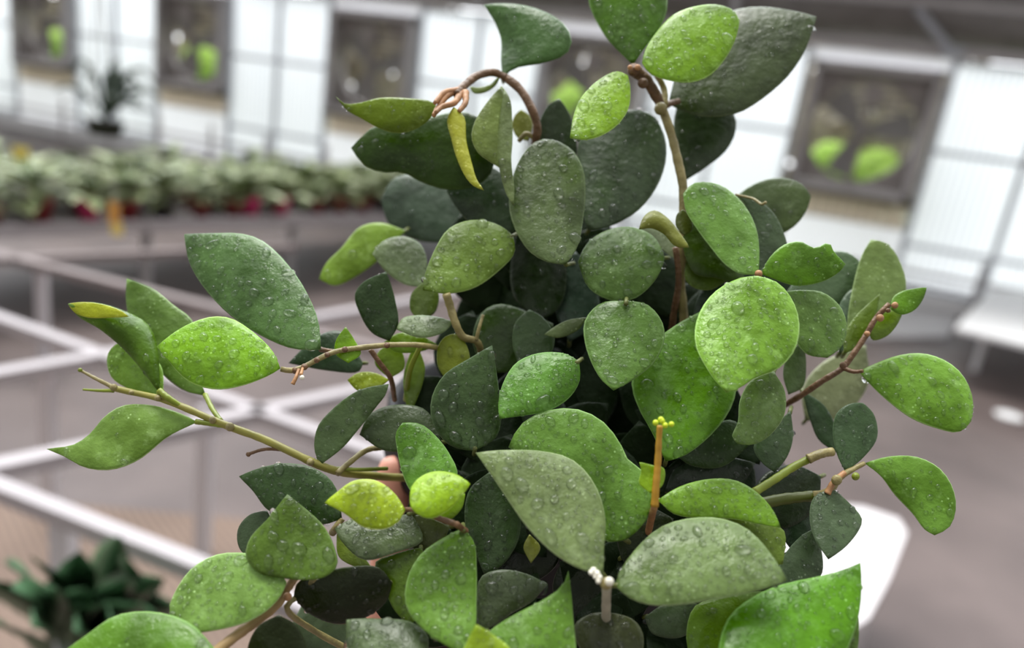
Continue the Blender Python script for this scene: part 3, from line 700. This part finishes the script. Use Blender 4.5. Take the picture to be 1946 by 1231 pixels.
leaf((68, 100, 60), -.004, (902, 857), [(858, 848), (824, 810), (819, 760), (844, 712), (890, 682)], (935, 656), [(944, 830), (953, 790), (947, 730), (941, 690)], 34, k=-.1)
leaf((90, 156, 56), -.016, (1100, 686), [(1070, 671), (1022, 671), (980, 690), (955, 730), (947, 766)], (949, 796), [(1102, 722), (1082, 756), (1042, 781), (992, 790)], 40, k=.2, cup=.2)
leaf((98, 154, 64), -.018, (1190, 1026), [(1228, 990), (1240, 940), (1232, 902), (1196, 876), (1175, 835), (1140, 796), (1090, 776), (1032, 782), (988, 808)], (966, 850), [(1150, 1028), (1100, 980), (1048, 905), (1000, 868)], 70, k=.05, cup=.1)
leaf((118, 146, 98), -.034, (1146, 1092), [(1148, 1040), (1151, 990), (1140, 940), (1115, 897), (1080, 869), (1022, 856), (955, 855)], (904, 860), [(1100, 1080), (1050, 1050), (1000, 1000), (965, 950), (935, 905)], 90, k=.25, m=-.1)
leaf((112, 146, 92), -.034, (1168, 1112), [(1184, 1075), (1215, 1035), (1257, 1000), (1312, 984), (1372, 985), (1422, 1006), (1462, 1048)], (1497, 1103), [(1196, 1136), (1240, 1150), (1302, 1148), (1372, 1136), (1442, 1122)], 80, k=.3, m=.1)
leaf((108, 170, 34), -.02, (1250, 950), [(1290, 925), (1340, 911), (1392, 911), (1432, 930), (1466, 965)], (1484, 1003), [(1280, 976), (1330, 985), (1392, 986), (1442, 996)], 40, k=.2)
leaf((106, 146, 56), -.01, (1330, 985), [(1400, 978), (1452, 992), (1490, 1008)], (1488, 1072), [(1360, 1010), (1420, 1045), (1462, 1072)], 14)
leaf((128, 186, 24), -.03, (1236, 937), [(1214, 918), (1218, 896)], (1215, 878), [(1259, 922), (1262, 890), (1240, 884)], 3, pet=0, lab='small lime leaf')
leaf((90, 166, 18), -.03, (1400, 1345), [(1365, 1260), (1380, 1180), (1420, 1140), (1480, 1112), (1550, 1096), (1602, 1083)], (1635, 1069), [(1520, 1320), (1590, 1270), (1627, 1190), (1637, 1130)], 70, k=.2, lab='large bright green leaf')
leaf((92, 140, 52), -.018, (1520, 1340), [(1560, 1260), (1600, 1190)], (1628, 1150), [(1600, 1300), (1628, 1240), (1632, 1190)], 6)
leaf((86, 134, 28), -.004, (1322, 1290), [(1304, 1205), (1320, 1152), (1362, 1136), (1420, 1126)], (1462, 1122), [(1375, 1260), (1430, 1190)], 10)
leaf((80, 104, 76), .004, (1225, 1172), [(1260, 1148), (1300, 1140)], (1330, 1150), [(1240, 1204), (1302, 1208)], 6)
leaf((78, 90, 62), -.014, (1160, 1290), [(1102, 1232), (1091, 1188), (1120, 1167)], (1160, 1164), [(1212, 1262), (1223, 1208), (1205, 1178)], 16, k=.2)
leaf((96, 154, 54), -.03, (1030, 1330), [(930, 1290), (905, 1230), (935, 1195), (980, 1166), (1032, 1140), (1070, 1112)], (1080, 1084), [(1098, 1300), (1096, 1240), (1090, 1180), (1086, 1130)], 44, k=.15)
leaf((156, 208, 58), -.04, (915, 1310), [(872, 1270), (888, 1218)], (905, 1186), [(975, 1275), (972, 1236), (936, 1205)], 8, lab='pale lime leaf tip')
leaf((104, 160, 66), -.026, (880, 1003), [(846, 1020), (802, 1050), (775, 1096), (771, 1150), (800, 1192), (840, 1222)], (884, 1246), [(901, 1030), (906, 1080), (906, 1140), (903, 1195)], 80, k=.2, cup=.2)
leaf((82, 124, 26), -.008, (800, 1040), [(750, 1052), (712, 1070), (728, 1110), (750, 1160)], (780, 1188), [(825, 1090), (812, 1150)], 12)
leaf((84, 104, 76), -.012, (908, 1196), [(906, 1130), (914, 1096), (950, 1082), (998, 1089)], (1040, 1110), [(932, 1192), (972, 1166), (1012, 1142)], 24)
leaf((52, 80, 46), -.002, (935, 893), [(892, 930), (883, 990), (900, 1042)], (922, 1096), [(964, 925), (990, 985), (984, 1030), (955, 1074)], 18)
leaf((164, 214, 34), -.032, (770, 968), [(748, 935), (712, 912), (670, 914), (642, 934)], (617, 955), [(758, 990), (732, 1005), (692, 1002), (655, 976)], 40, k=.1, pet=0, lab='bright lime young leaf with a pointed tip')
leaf((146, 206, 34), -.036, (780, 962), [(782, 925), (800, 905), (830, 895), (866, 901)], (894, 919), [(795, 978), (820, 985), (850, 971), (876, 945)], 24, k=.2, cup=.3, pet=0, lab='bright lime young cupped leaf')
leaf((118, 172, 30), -.024, (800, 975), [(840, 960), (872, 940)], (884, 938), [(820, 986), (850, 990), (878, 965)], 3)
leaf((96, 162, 58), -.016, (812, 965), [(778, 930), (762, 890), (754, 850), (752, 824)], (765, 803), [(850, 940), (870, 902), (856, 865), (830, 830), (800, 806)], 30, k=.15)
leaf((84, 114, 74), .002, (608, 884), [(597, 850), (604, 810), (634, 775), (680, 742)], (739, 729), [(650, 852), (682, 815), (716, 772), (733, 750)], 8, pet=0)
leaf((60, 94, 54), -.006, (650, 985), [(642, 935), (625, 908), (590, 887), (540, 880), (490, 890)], (454, 905), [(620, 995), (560, 986), (510, 970), (480, 932)], 34, k=-.1, pet=0)
leaf((80, 122, 36), -.022, (575, 1102), [(536, 1097), (490, 1088), (467, 1060), (474, 1024), (510, 984)], (546, 939), [(618, 1096), (641, 1075), (636, 1040), (616, 1000), (585, 970)], 50, k=.1, pet=0)
leaf((66, 90, 64), .0, (484, 1066), [(455, 1042), (452, 1005), (474, 978)], (508, 970), [(505, 1052), (520, 1000)], 3)
leaf((122, 174, 92), -.02, (545, 1106), [(512, 1062), (460, 1050), (410, 1054), (364, 1080), (335, 1120), (321, 1160)], (342, 1202), [(535, 1130), (510, 1158), (470, 1182), (420, 1196), (378, 1202)], 44, k=.25, m=.1, pet=0)
leaf((86, 146, 34), -.03, (430, 1330), [(412, 1240), (394, 1215), (368, 1188), (328, 1169), (270, 1161), (215, 1171), (170, 1202)], (105, 1250), [(300, 1350), (200, 1320)], 12, k=.15)
leaf((36, 52, 18), -.01, (745, 1106), [(720, 1078), (660, 1077), (602, 1090), (566, 1106)], (558, 1134), [(735, 1142), (690, 1176), (640, 1186), (588, 1166)], 10, k=-.4)
leaf((34, 50, 18), -.018, (525, 1310), [(470, 1250), (488, 1192)], (530, 1167), [(582, 1250), (566, 1190)], 0, k=-.3)
leaf((94, 120, 84), -.024, (810, 1310), [(812, 1250), (812, 1205), (780, 1181), (720, 1175)], (658, 1177), [(700, 1310), (662, 1240)], 30, k=.3)
leaf((92, 114, 82), -.01, (782, 976), [(720, 984), (668, 986)], (636, 1004), [(804, 1026), (752, 1050), (692, 1064), (652, 1032)], 20, k=.3)
leaf((92, 110, 66), -.004, (856, 1000), [(800, 978)], (768, 984), [(832, 1044), (792, 1050)], 4)
leaf((150, 190, 98), -.002, (708, 1080), [(665, 1025)], (640, 1014), [(680, 1078), (644, 1058)], 0)
leaf((66, 90, 56), .008, (840, 840), [(808, 778), (742, 770), (702, 788)], (683, 826), [(792, 856), (730, 856)], 6, k=.1)
leaf((110, 172, 20), -.008, (662, 690), [(637, 672), (638, 648)], (657, 621), [(686, 672), (674, 646)], 2, pet=0, lab='small lime leaf')
leaf((156, 196, 56), .012, (740, 722), [(712, 708), (682, 708)], (660, 722), [(716, 738), (680, 742)], 0, pet=0, lab='small lime leaf')
leaf((106, 148, 50), .022, (776, 790), [(766, 722), (776, 680)], (790, 650), [(792, 760), (808, 700)], 0)
leaf((112, 158, 34), .02, (740, 720), [(712, 690), (722, 665)], (745, 655), [(768, 700), (764, 668)], 0)
leaf((66, 92, 70), .022, (690, 690), [(650, 630), (604, 638)], (548, 690), [(682, 706), (620, 704)], 2)
#---- left
leaf((84, 130, 72), -.008, (610, 664), [(605, 610), (580, 550), (545, 500), (500, 458), (460, 444), (402, 443)], (350, 445), [(558, 663), (500, 640), (440, 601), (394, 555), (360, 500)], 60, k=.2, m=.1, pet=0)
leaf((122, 196, 16), -.02, (533, 700), [(520, 670), (490, 638), (440, 605), (400, 602), (346, 622)], (298, 658), [(512, 713), (460, 733), (410, 740), (360, 726), (320, 686)], 40, k=.15, pet=0, lab='bright lime young leaf')
leaf((108, 156, 78), .018, (392, 752), [(384, 730), (376, 680), (366, 610), (330, 580), (290, 548)], (241, 529), [(350, 742), (300, 702), (258, 640), (240, 580)], 4, pet=0)
leaf((86, 140, 22), -.002, (302, 745), [(302, 700), (297, 650), (280, 615), (235, 590), (180, 575)], (129, 577), [(272, 706), (237, 666), (190, 626), (150, 602)], 4, m=-.4, cup=.6, pet=0, arch=.1)
leaf((176, 208, 44), -.008, (245, 602), [(205, 604), (165, 603), (142, 594)], (129, 577), [(232, 591), (190, 577), (160, 574)], 0, pet=0, lab='pale lime curled leaf tip')
leaf((122, 182, 68), .012, (310, 758), [(252, 742), (211, 716), (204, 675), (220, 655)], (240, 648), [(308, 700), (282, 668)], 6, pet=0)
leaf((128, 180, 92), .0, (375, 802), [(345, 786), (290, 770), (235, 770), (200, 790), (170, 825), (140, 845)], (88, 853), [(322, 828), (262, 875), (210, 893), (160, 888), (120, 866)], 3, k=.1, arch=.1, pet=0)
leaf((140, 160, 84), -.012, (1006, 1015), [(995, 1040)], (1009, 1070), [(1027, 1040)], 0)
leaf((66, 100, 58), .012, (1280, 860), [(1332, 820), (1392, 798)], (1428, 842), [(1312, 884), (1372, 887)], 6)
leaf((42, 60, 42), .018, (1262, 935), [(1290, 880), (1382, 868)], (1436, 880), [(1320, 930), (1402, 928)], 8)

leaf((46, 66, 42), .016, (1560, 905), [(1508, 882), (1452, 902)], (1418, 962), [(1552, 962), (1492, 1004)], 4)
leaf((96, 118, 92), .05, (700, 1180), [(650, 1120), (590, 1130)], (548, 1200), [(680, 1240), (600, 1260)], 0)
leaf((30, 42, 24), .008, (1060, 1010), [(1010, 990), (960, 1020)], (935, 1080), [(1060, 1070), (1000, 1110)], 0)  # near-black filler leaves, gap shade put into their colour
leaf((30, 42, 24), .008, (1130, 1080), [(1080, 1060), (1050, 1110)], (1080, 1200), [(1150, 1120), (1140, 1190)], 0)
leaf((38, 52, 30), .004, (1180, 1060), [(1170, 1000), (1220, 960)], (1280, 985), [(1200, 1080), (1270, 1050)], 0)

def area(l):
    p = [l['base']] + l['A'] + [l['tip']] + l['B'][::-1]
    return abs(sum(p[i][0] * p[(i + 1) % len(p)][1] - p[(i + 1) % len(p)][0] * p[i][1] for i in range(len(p)))) / 2
order = sorted(range(len(LV)), key=lambda i: -area(LV[i])); named = set(order[:100])
rest_v = []; rest_f = []; rest_uv = []; rest_c = []
def petiole_pts(l, c):
    b = Vector(l['base']); t = Vector(l['tip']); d = G(*b) + l['lay']; dirv = (b - t).normalized() if l['pet'] is None else (Vector(l['pet']) - b)
    s = 7 if l['pet'] is None else 1
    e_ = b + dirv * s; q = b + (t - b).normalized() * 6; return [P(q.x, q.y, d + .0012), P(b.x, b.y, d + .003), P((b.x + e_.x) / 2, (b.y + e_.y) / 2, d + .009), P(e_.x, e_.y, d + .02)]
for i, l in enumerate(LV):
    v, f, uv, smp, c = leaf_mesh(l['base'], l['A'], l['tip'], l['B'], l['lay'], l['k'], l['m'], l['cup'], l['arch'], seed=i, wave=l['wave'])
    a = lin(l['col']); st = 1 - a[2] / a[1]; a = (a[0] * (.72 + .32 * st), a[1] * .79, a[2] * (.72 - .2 * st))
    if i in named:
        o = mesh('leaf', v, f, LEAF, plant, True, uv); tint(o, [a] * len(v))
        if l['lab']: o['label'] = l['lab']
        if l['n']: drops(smp, int(l['n'] * 1.6), .0006, .0030 if l['n'] > 20 else .0018, i, o)
        if l['pet'] != 0:
            pp = catmull(petiole_pts(l, c), 8); MB().tube(pp, .0009, 8).build('petiole', STEMD, o, True)
    else:
        n0 = len(rest_v); rest_v += v; rest_uv += uv; rest_f += [tuple(x + n0 for x in q) for q in f]; rest_c += [a] * len(v)
# inner filler leaves, tinted near-black to paint in the shade of deep gaps
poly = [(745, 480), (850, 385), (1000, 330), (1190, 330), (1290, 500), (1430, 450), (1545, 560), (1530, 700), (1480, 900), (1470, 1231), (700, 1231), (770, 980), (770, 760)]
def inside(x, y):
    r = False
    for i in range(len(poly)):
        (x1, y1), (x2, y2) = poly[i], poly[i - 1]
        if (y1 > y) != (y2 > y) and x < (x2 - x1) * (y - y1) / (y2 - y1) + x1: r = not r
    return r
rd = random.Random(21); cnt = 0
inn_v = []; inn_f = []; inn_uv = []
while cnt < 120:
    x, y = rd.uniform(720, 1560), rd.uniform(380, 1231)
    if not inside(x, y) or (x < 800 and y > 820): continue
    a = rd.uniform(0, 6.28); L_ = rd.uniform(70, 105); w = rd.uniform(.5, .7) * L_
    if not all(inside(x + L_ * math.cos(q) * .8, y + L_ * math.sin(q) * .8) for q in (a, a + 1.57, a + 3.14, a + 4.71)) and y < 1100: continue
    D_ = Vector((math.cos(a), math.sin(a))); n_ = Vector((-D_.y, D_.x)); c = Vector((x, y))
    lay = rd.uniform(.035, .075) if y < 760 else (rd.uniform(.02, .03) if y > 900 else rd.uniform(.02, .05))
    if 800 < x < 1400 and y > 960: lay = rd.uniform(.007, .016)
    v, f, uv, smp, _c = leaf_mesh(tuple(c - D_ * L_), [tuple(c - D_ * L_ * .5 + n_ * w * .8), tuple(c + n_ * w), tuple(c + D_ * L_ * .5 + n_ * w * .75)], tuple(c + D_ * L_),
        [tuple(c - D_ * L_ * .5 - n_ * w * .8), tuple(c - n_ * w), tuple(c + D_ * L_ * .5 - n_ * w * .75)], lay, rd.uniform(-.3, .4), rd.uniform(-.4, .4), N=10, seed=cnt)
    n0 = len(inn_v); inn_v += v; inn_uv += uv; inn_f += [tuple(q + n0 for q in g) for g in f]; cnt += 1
o = mesh('shaded_inner_leaves', inn_v, inn_f, LEAFI, plant, True, inn_uv); tint(o, [lin((30, 44, 22))] * len(inn_v)); tag(o, kind='stuff')
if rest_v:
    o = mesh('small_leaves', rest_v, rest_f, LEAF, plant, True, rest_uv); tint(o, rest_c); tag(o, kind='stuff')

# ---------------------------------------------------------------- stems
def stem(pts, r0, r1, m, name='stem', parent=None, bumps=0, seed=0):
    """pts: (px, py, layer behind the leaf surface); radii in photo pixels at that depth"""
    q = [P(x, y, G(x, y) + l) for x, y, l in pts]; n = max(10, len(pts) * 6); c = catmull(q, n); d = G(pts[0][0], pts[0][1]) / F
    rr = []; rd = random.Random(seed)
    for i in range(n + 1):
        t = i / n; r = (r0 + (r1 - r0) * t) * d * (1 + rd.uniform(-.08, .08)); rr.append(r)
    return MB().tube(c, rr, 10).build(name, m, parent or plant, True)
def knob(x, y, l, r, m, name='node', parent=None, sc=(1, 1, .8)):
    c = P(x, y, G(x, y) + l); d = G(x, y) / F * r * .8; rd = random.Random(int(x)); pr = []
    for i in range(9):
        a = math.pi * i / 8; pr.append((max(.0001, math.sin(a) * d * sc[0]) * rd.uniform(.85, 1.1), -math.cos(a) * d * sc[2]))
    return MB().lathe(c, pr, 14, RM).build(name, m, parent or plant, True)
S1 = stem([(962, 148, .0), (985, 166, .0), (1008, 202, .0), (1021, 240, .004), (1018, 272, .01), (1030, 330, .03), (1060, 480, .06), (1090, 640, .09)], 8, 9, STEMB, seed=1)
stem([(1014, 262, .008), (1000, 254, .006), (986, 268, .01)], 5, 4, STEM)
stem([(962, 148, .0), (940, 138, -.002), (912, 142, -.004), (885, 160, -.01), (868, 180, -.016)], 7, 8, STEMB, seed=2)
for q in ([(880, 168, -.012), (850, 182, -.017), (832, 205, -.02), (824, 220, -.022)], [(876, 176, -.014), (862, 196, -.02), (840, 203, -.022), (828, 214, -.024)],
          [(872, 172, -.014), (845, 176, -.018), (826, 196, -.022)], [(884, 176, -.014), (884, 196, -.018), (872, 212, -.02)]):
    stem(q, 7, 4, BUD, 'dry_bud', seed=int(q[1][0]))
S2 = stem([(1258, 205, -.004), (1274, 250, -.002), (1288, 305, .0), (1298, 355, .002), (1299, 410, .006), (1297, 470, .01), (1293, 540, .02), (1300, 610, .03), (1290, 720, .06)], 8.5, 9, STEM, seed=3)
stem([(1284, 470, .004), (1290, 530, .012), (1280, 600, .03), (1270, 680, .06)], 6, 7, STEMB)
stem([(1258, 205, -.004), (1246, 180, -.006), (1230, 155, -.01), (1205, 132, -.012)], 9, 12, STEMB, seed=4)
stem([(1264, 200, .0), (1262, 170, .0), (1250, 145, -.002), (1240, 130, .0)], 6, 5, STEM)
stem([(1262, 202, .002), (1275, 196, .004), (1290, 192, .006)], 7, 5, STEMB)
for x, y, l, r, m in ((1256, 206, -.008, 15, STEM), (1204, 133, -.016, 16, STEMB), (1222, 158, -.013, 12, STEMB), (1212, 128, -.02, 7, BUD), (1442, 520, -.02, 9, BUD), (1300, 436, -.002, 13, STEM), (1197, 128, -.022, 6, BUD)): knob(x, y, l, r, m)
stem([(1442, 522, -.012), (1430, 560, .01), (1400, 640, .04), (1330, 760, .08)], 6, 8, STEM)
stem([(1398, 370, .006), (1432, 378, .0), (1448, 388, -.004), (1456, 384, -.006)], 2.5, 2.5, STEM)
# right twigs
stem([(1690, 578, .0), (1665, 604, .002), (1645, 638, .004), (1622, 672, .006), (1600, 700, .008), (1562, 724, .012), (1524, 750, .02), (1440, 800, .05), (1350, 860, .08)], 5, 7, STEMB, seed=6)
stem([(1604, 700, .007), (1622, 706, .004), (1640, 705, .001)], 4.5, 3.5, STEMB)
for x, y, l, r, m in ((1700, 580, -.006, 8, BUD), (1672, 604, -.002, 9, BUD), (1688, 590, -.004, 6, STEMB), (1648, 634, .0, 7, BUD), (1602, 694, .004, 9, STEMB)): knob(x, y, l, r, m)
stem([(1432, 936, -.004), (1470, 912, -.002), (1510, 886, .0), (1542, 870, .0)], 8, 7, STEMG)
stem([(1536, 872, -.002), (1560, 862, -.003), (1582, 858, -.002)], 9, 8, SAP if False else STEM)
stem([(1440, 958, .006), (1490, 948, .006), (1545, 942, .004)], 12, 10, mat('olive_stem_skin', (82, 92, 16), .4, noise=.2, scale=100))
stem([(1545, 942, .004), (1572, 935, .0), (1598, 905, .0), (1620, 892, .002), (1643, 880, .002)], 9, 4, STEM)
stem([(1572, 938, -.002), (1585, 915, -.003), (1605, 898, -.002)], 6, 5, BUD)
knob(1626, 905, -.004, 9, STEMG); knob(1590, 912, -.006, 12, STEM)
# centre
stem([(1244, 962, -.03), (1246, 930, -.032), (1250, 880, -.034), (1252, 840, -.036), (1254, 808, -.038)], 7, 5, mat('orange_stem_skin', (176, 132, 32), .4, noise=.2, scale=150))
stem([(1244, 960, -.03), (1238, 985, -.01), (1225, 1040, .02)], 6, 7, BUD)
for x, y in ((1246, 803), (1258, 800), (1264, 808), (1256, 797), (1276, 806)): knob(x, y, -.042, 6, mat('lime_bud', (200, 220, 40), .4))
stem([(1152, 1195, -.005), (1152, 1150, -.02), (1153, 1112, -.032)], 9, 8, mat('pale_stem_skin', (176, 170, 148), .5, noise=.2, scale=200))
stem([(1152, 1195, -.005), (1150, 1260, .01), (1140, 1400, .03)], 9, 9, STEM)
knob(1152, 1108, -.036, 13, STEM)
stem([(1150, 1112, -.034), (1140, 1102, -.037), (1130, 1090, -.04)], 5, 4, STEM)
for x, y, r in ((1128, 1084, 7), (1134, 1090, 7), (1139, 1097, 6), (1124, 1088, 6), (1131, 1096, 5), (1158, 1104, 9), (1137, 1104, 5)): knob(x, y, -.044, r, SAP, 'sap_bead')
stem([(848, 558, -.004), (856, 584, .0), (866, 615, .002), (880, 640, .006), (905, 648, .01), (915, 700, .04)], 8, 6, STEM, seed=9)
stem([(905, 646, .008), (910, 625, .006), (918, 598, .006)], 4, 3, STEM)
stem([(770, 968, -.03), (800, 970, -.032), (835, 985, -.03), (866, 996, -.028), (885, 1010, -.02)], 4, 6, STEMB)
knob(868, 996, -.032, 7, STEMB)
# left branch one
stem([(534, 701, -.018), (552, 704, -.016), (575, 698, -.014), (605, 682, -.012), (638, 668, -.01), (690, 660, -.008), (745, 655, -.006), (800, 656, .0), (850, 668, .02), (930, 720, .06)], 5, 6, STEM, seed=11)
for x, y, r in ((560, 704, 7), (578, 697, 8), (602, 684, 7), (622, 674, 6), (655, 664, 7), (735, 656, 7)): knob(x, y, -.016, r, STEMB)
stem([(610, 664, -.006), (620, 666, -.008), (636, 668, -.01)], 5, 4, STEMB)
stem([(568, 702, -.018), (562, 718, -.02), (556, 730, -.02)], 3, 3.5, BUD); stem([(575, 700, -.018), (572, 712, -.022)], 2.5, 3, BUD); knob(574, 717, -.022, 5, SAP, 'sap_bead')
stem([(704, 664, -.004), (722, 690, .0), (740, 714, .006), (750, 760, .03)], 5, 5, STEMB)
stem([(800, 656, .0), (780, 700, .01), (772, 760, .03)], 5, 6, STEMG)
# left branch two
stem([(214, 737, .002), (250, 745, .002), (300, 756, .001), (345, 772, .0), (400, 796, .0), (440, 812, .0), (500, 834, .0), (556, 860, .0), (598, 880, .002), (640, 895, .008), (720, 905, .03), (860, 910, .07)], 6, 9, mat('olive_skin', (156, 150, 66), .45, noise=.35, scale=90), seed=13)
for x, y, r in ((216, 736, 9), (300, 756, 8), (404, 798, 9), (437, 811, 10), (590, 878, 9), (250, 746, 7)): knob(x, y, -.002, r, STEM)
stem([(214, 735, .002), (180, 718, .002), (150, 702, .002)], 4.5, 2.5, STEM); knob(152, 703, .0, 5, STEMG)
stem([(216, 742, .002), (190, 742, .002), (158, 740, .002)], 4, 2, STEMG)
stem([(437, 811, .0), (408, 806, .0), (372, 801, .0)], 5, 5, STEMG)
stem([(420, 800, .0), (404, 778, .006), (390, 750, .014)], 4.5, 5, STEMG)
stem([(345, 772, .0), (320, 756, -.002), (302, 742, -.002)], 5, 6, STEMG)
stem([(300, 756, .0), (306, 756, .008), (312, 757, .012)], 4, 4, STEMG)
stem([(556, 860, .0), (528, 854, .0), (500, 854, .0), (474, 862, .0)], 3, 3, STEMB); knob(472, 863, .0, 6, STEMB)
stem([(640, 900, .006), (665, 878, .01), (695, 856, .014), (740, 850, .03)], 6, 5, STEM); stem([(640, 890, .008), (680, 892, .012), (735, 890, .03)], 4, 4, STEMG)
stem([(650, 985, -.004), (640, 1000, -.004), (632, 1012, .0)], 6, 7, STEM)
# lower left stem
stem([(560, 1098, -.016), (545, 1120, -.012), (525, 1150, -.012), (480, 1185, -.014), (430, 1222, -.018), (360, 1290, -.02)], 7, 11, mat('tan_stem_skin', (176, 146, 96), .5, noise=.35, scale=100), seed=15)
stem([(600, 1096, -.012), (570, 1130, -.008), (545, 1150, -.01), (600, 1200, .01), (760, 1280, .03)], 5, 7, STEM)
knob(546, 1134, -.016, 10, BUD)

# ================================================================ THE HAND HOLDING THE POT
def chain(o_m, parts):
    verts = []; edges = []; rad = []
    for pts, link in parts:
        prev = link
        for p, r in pts:
            verts.append(p); rad.append(r); k = len(verts) - 1
            if prev is not None: edges.append((prev, k))
            prev = k
    me = bpy.data.meshes.new('hand'); me.from_pydata([tuple(v) for v in verts], edges, []); o = bpy.data.objects.new('person', me); COL.objects.link(o)
    sk = o.modifiers.new('skin', 'SKIN'); lay = me.skin_vertices[0].data
    for i, r in enumerate(rad): lay[i].radius = (r, r); lay[i].use_root = (i == 0)
    ss = o.modifiers.new('sub', 'SUBSURF'); ss.levels = 2; ss.render_levels = 2
    me.materials.append(o_m)
    dg = bpy.context.evaluated_depsgraph_get(); m2 = bpy.data.meshes.new_from_object(o.evaluated_get(dg)); o.modifiers.clear(); o.data = m2
    if not m2.materials: m2.materials.append(o_m)
    m2.polygons.foreach_set('use_smooth', [True] * len(m2.polygons)); return o
def hp_(dx, dy, dz): return PC + Vector((dx, dy, dz))
# x right, y away from the camera, z up; the pot axis is (0, 0), its foot at z -.165
body = [(hp_(-.135, -.25, -.50), .036), (hp_(-.12, -.16, -.40), .033), (hp_(-.105, -.085, -.31), .027), (hp_(-.098, -.05, -.26), .028), (hp_(-.085, -.02, -.22), .024)]
parts = [(body, None)]
parts.append(([(P(722, 1200, .40), .015), (P(738, 1110, .394), .0118), (P(743, 1000, .388), .0100), (P(747, 910, .386), .0096), (P(748, 862, .387), .0078)], 3))
for i, (a, L_) in enumerate(((-.045, .9), (-.018, 1.0), (.009, .97), (.034, .85))):
    parts.append(([(hp_(-.055, a, -.205), .0115), (hp_(-.055 + .042 * L_, a * .9, -.19), .0098), (hp_(-.055 + .07 * L_, a * .85, -.178), .0088), (hp_(-.055 + .09 * L_, a * .8, -.176), .0075)], 4))
hand = chain(SKIN, parts)
tag(hand, 'bare hand holding the black pot from below, its pink thumb showing between leaves', 'person')
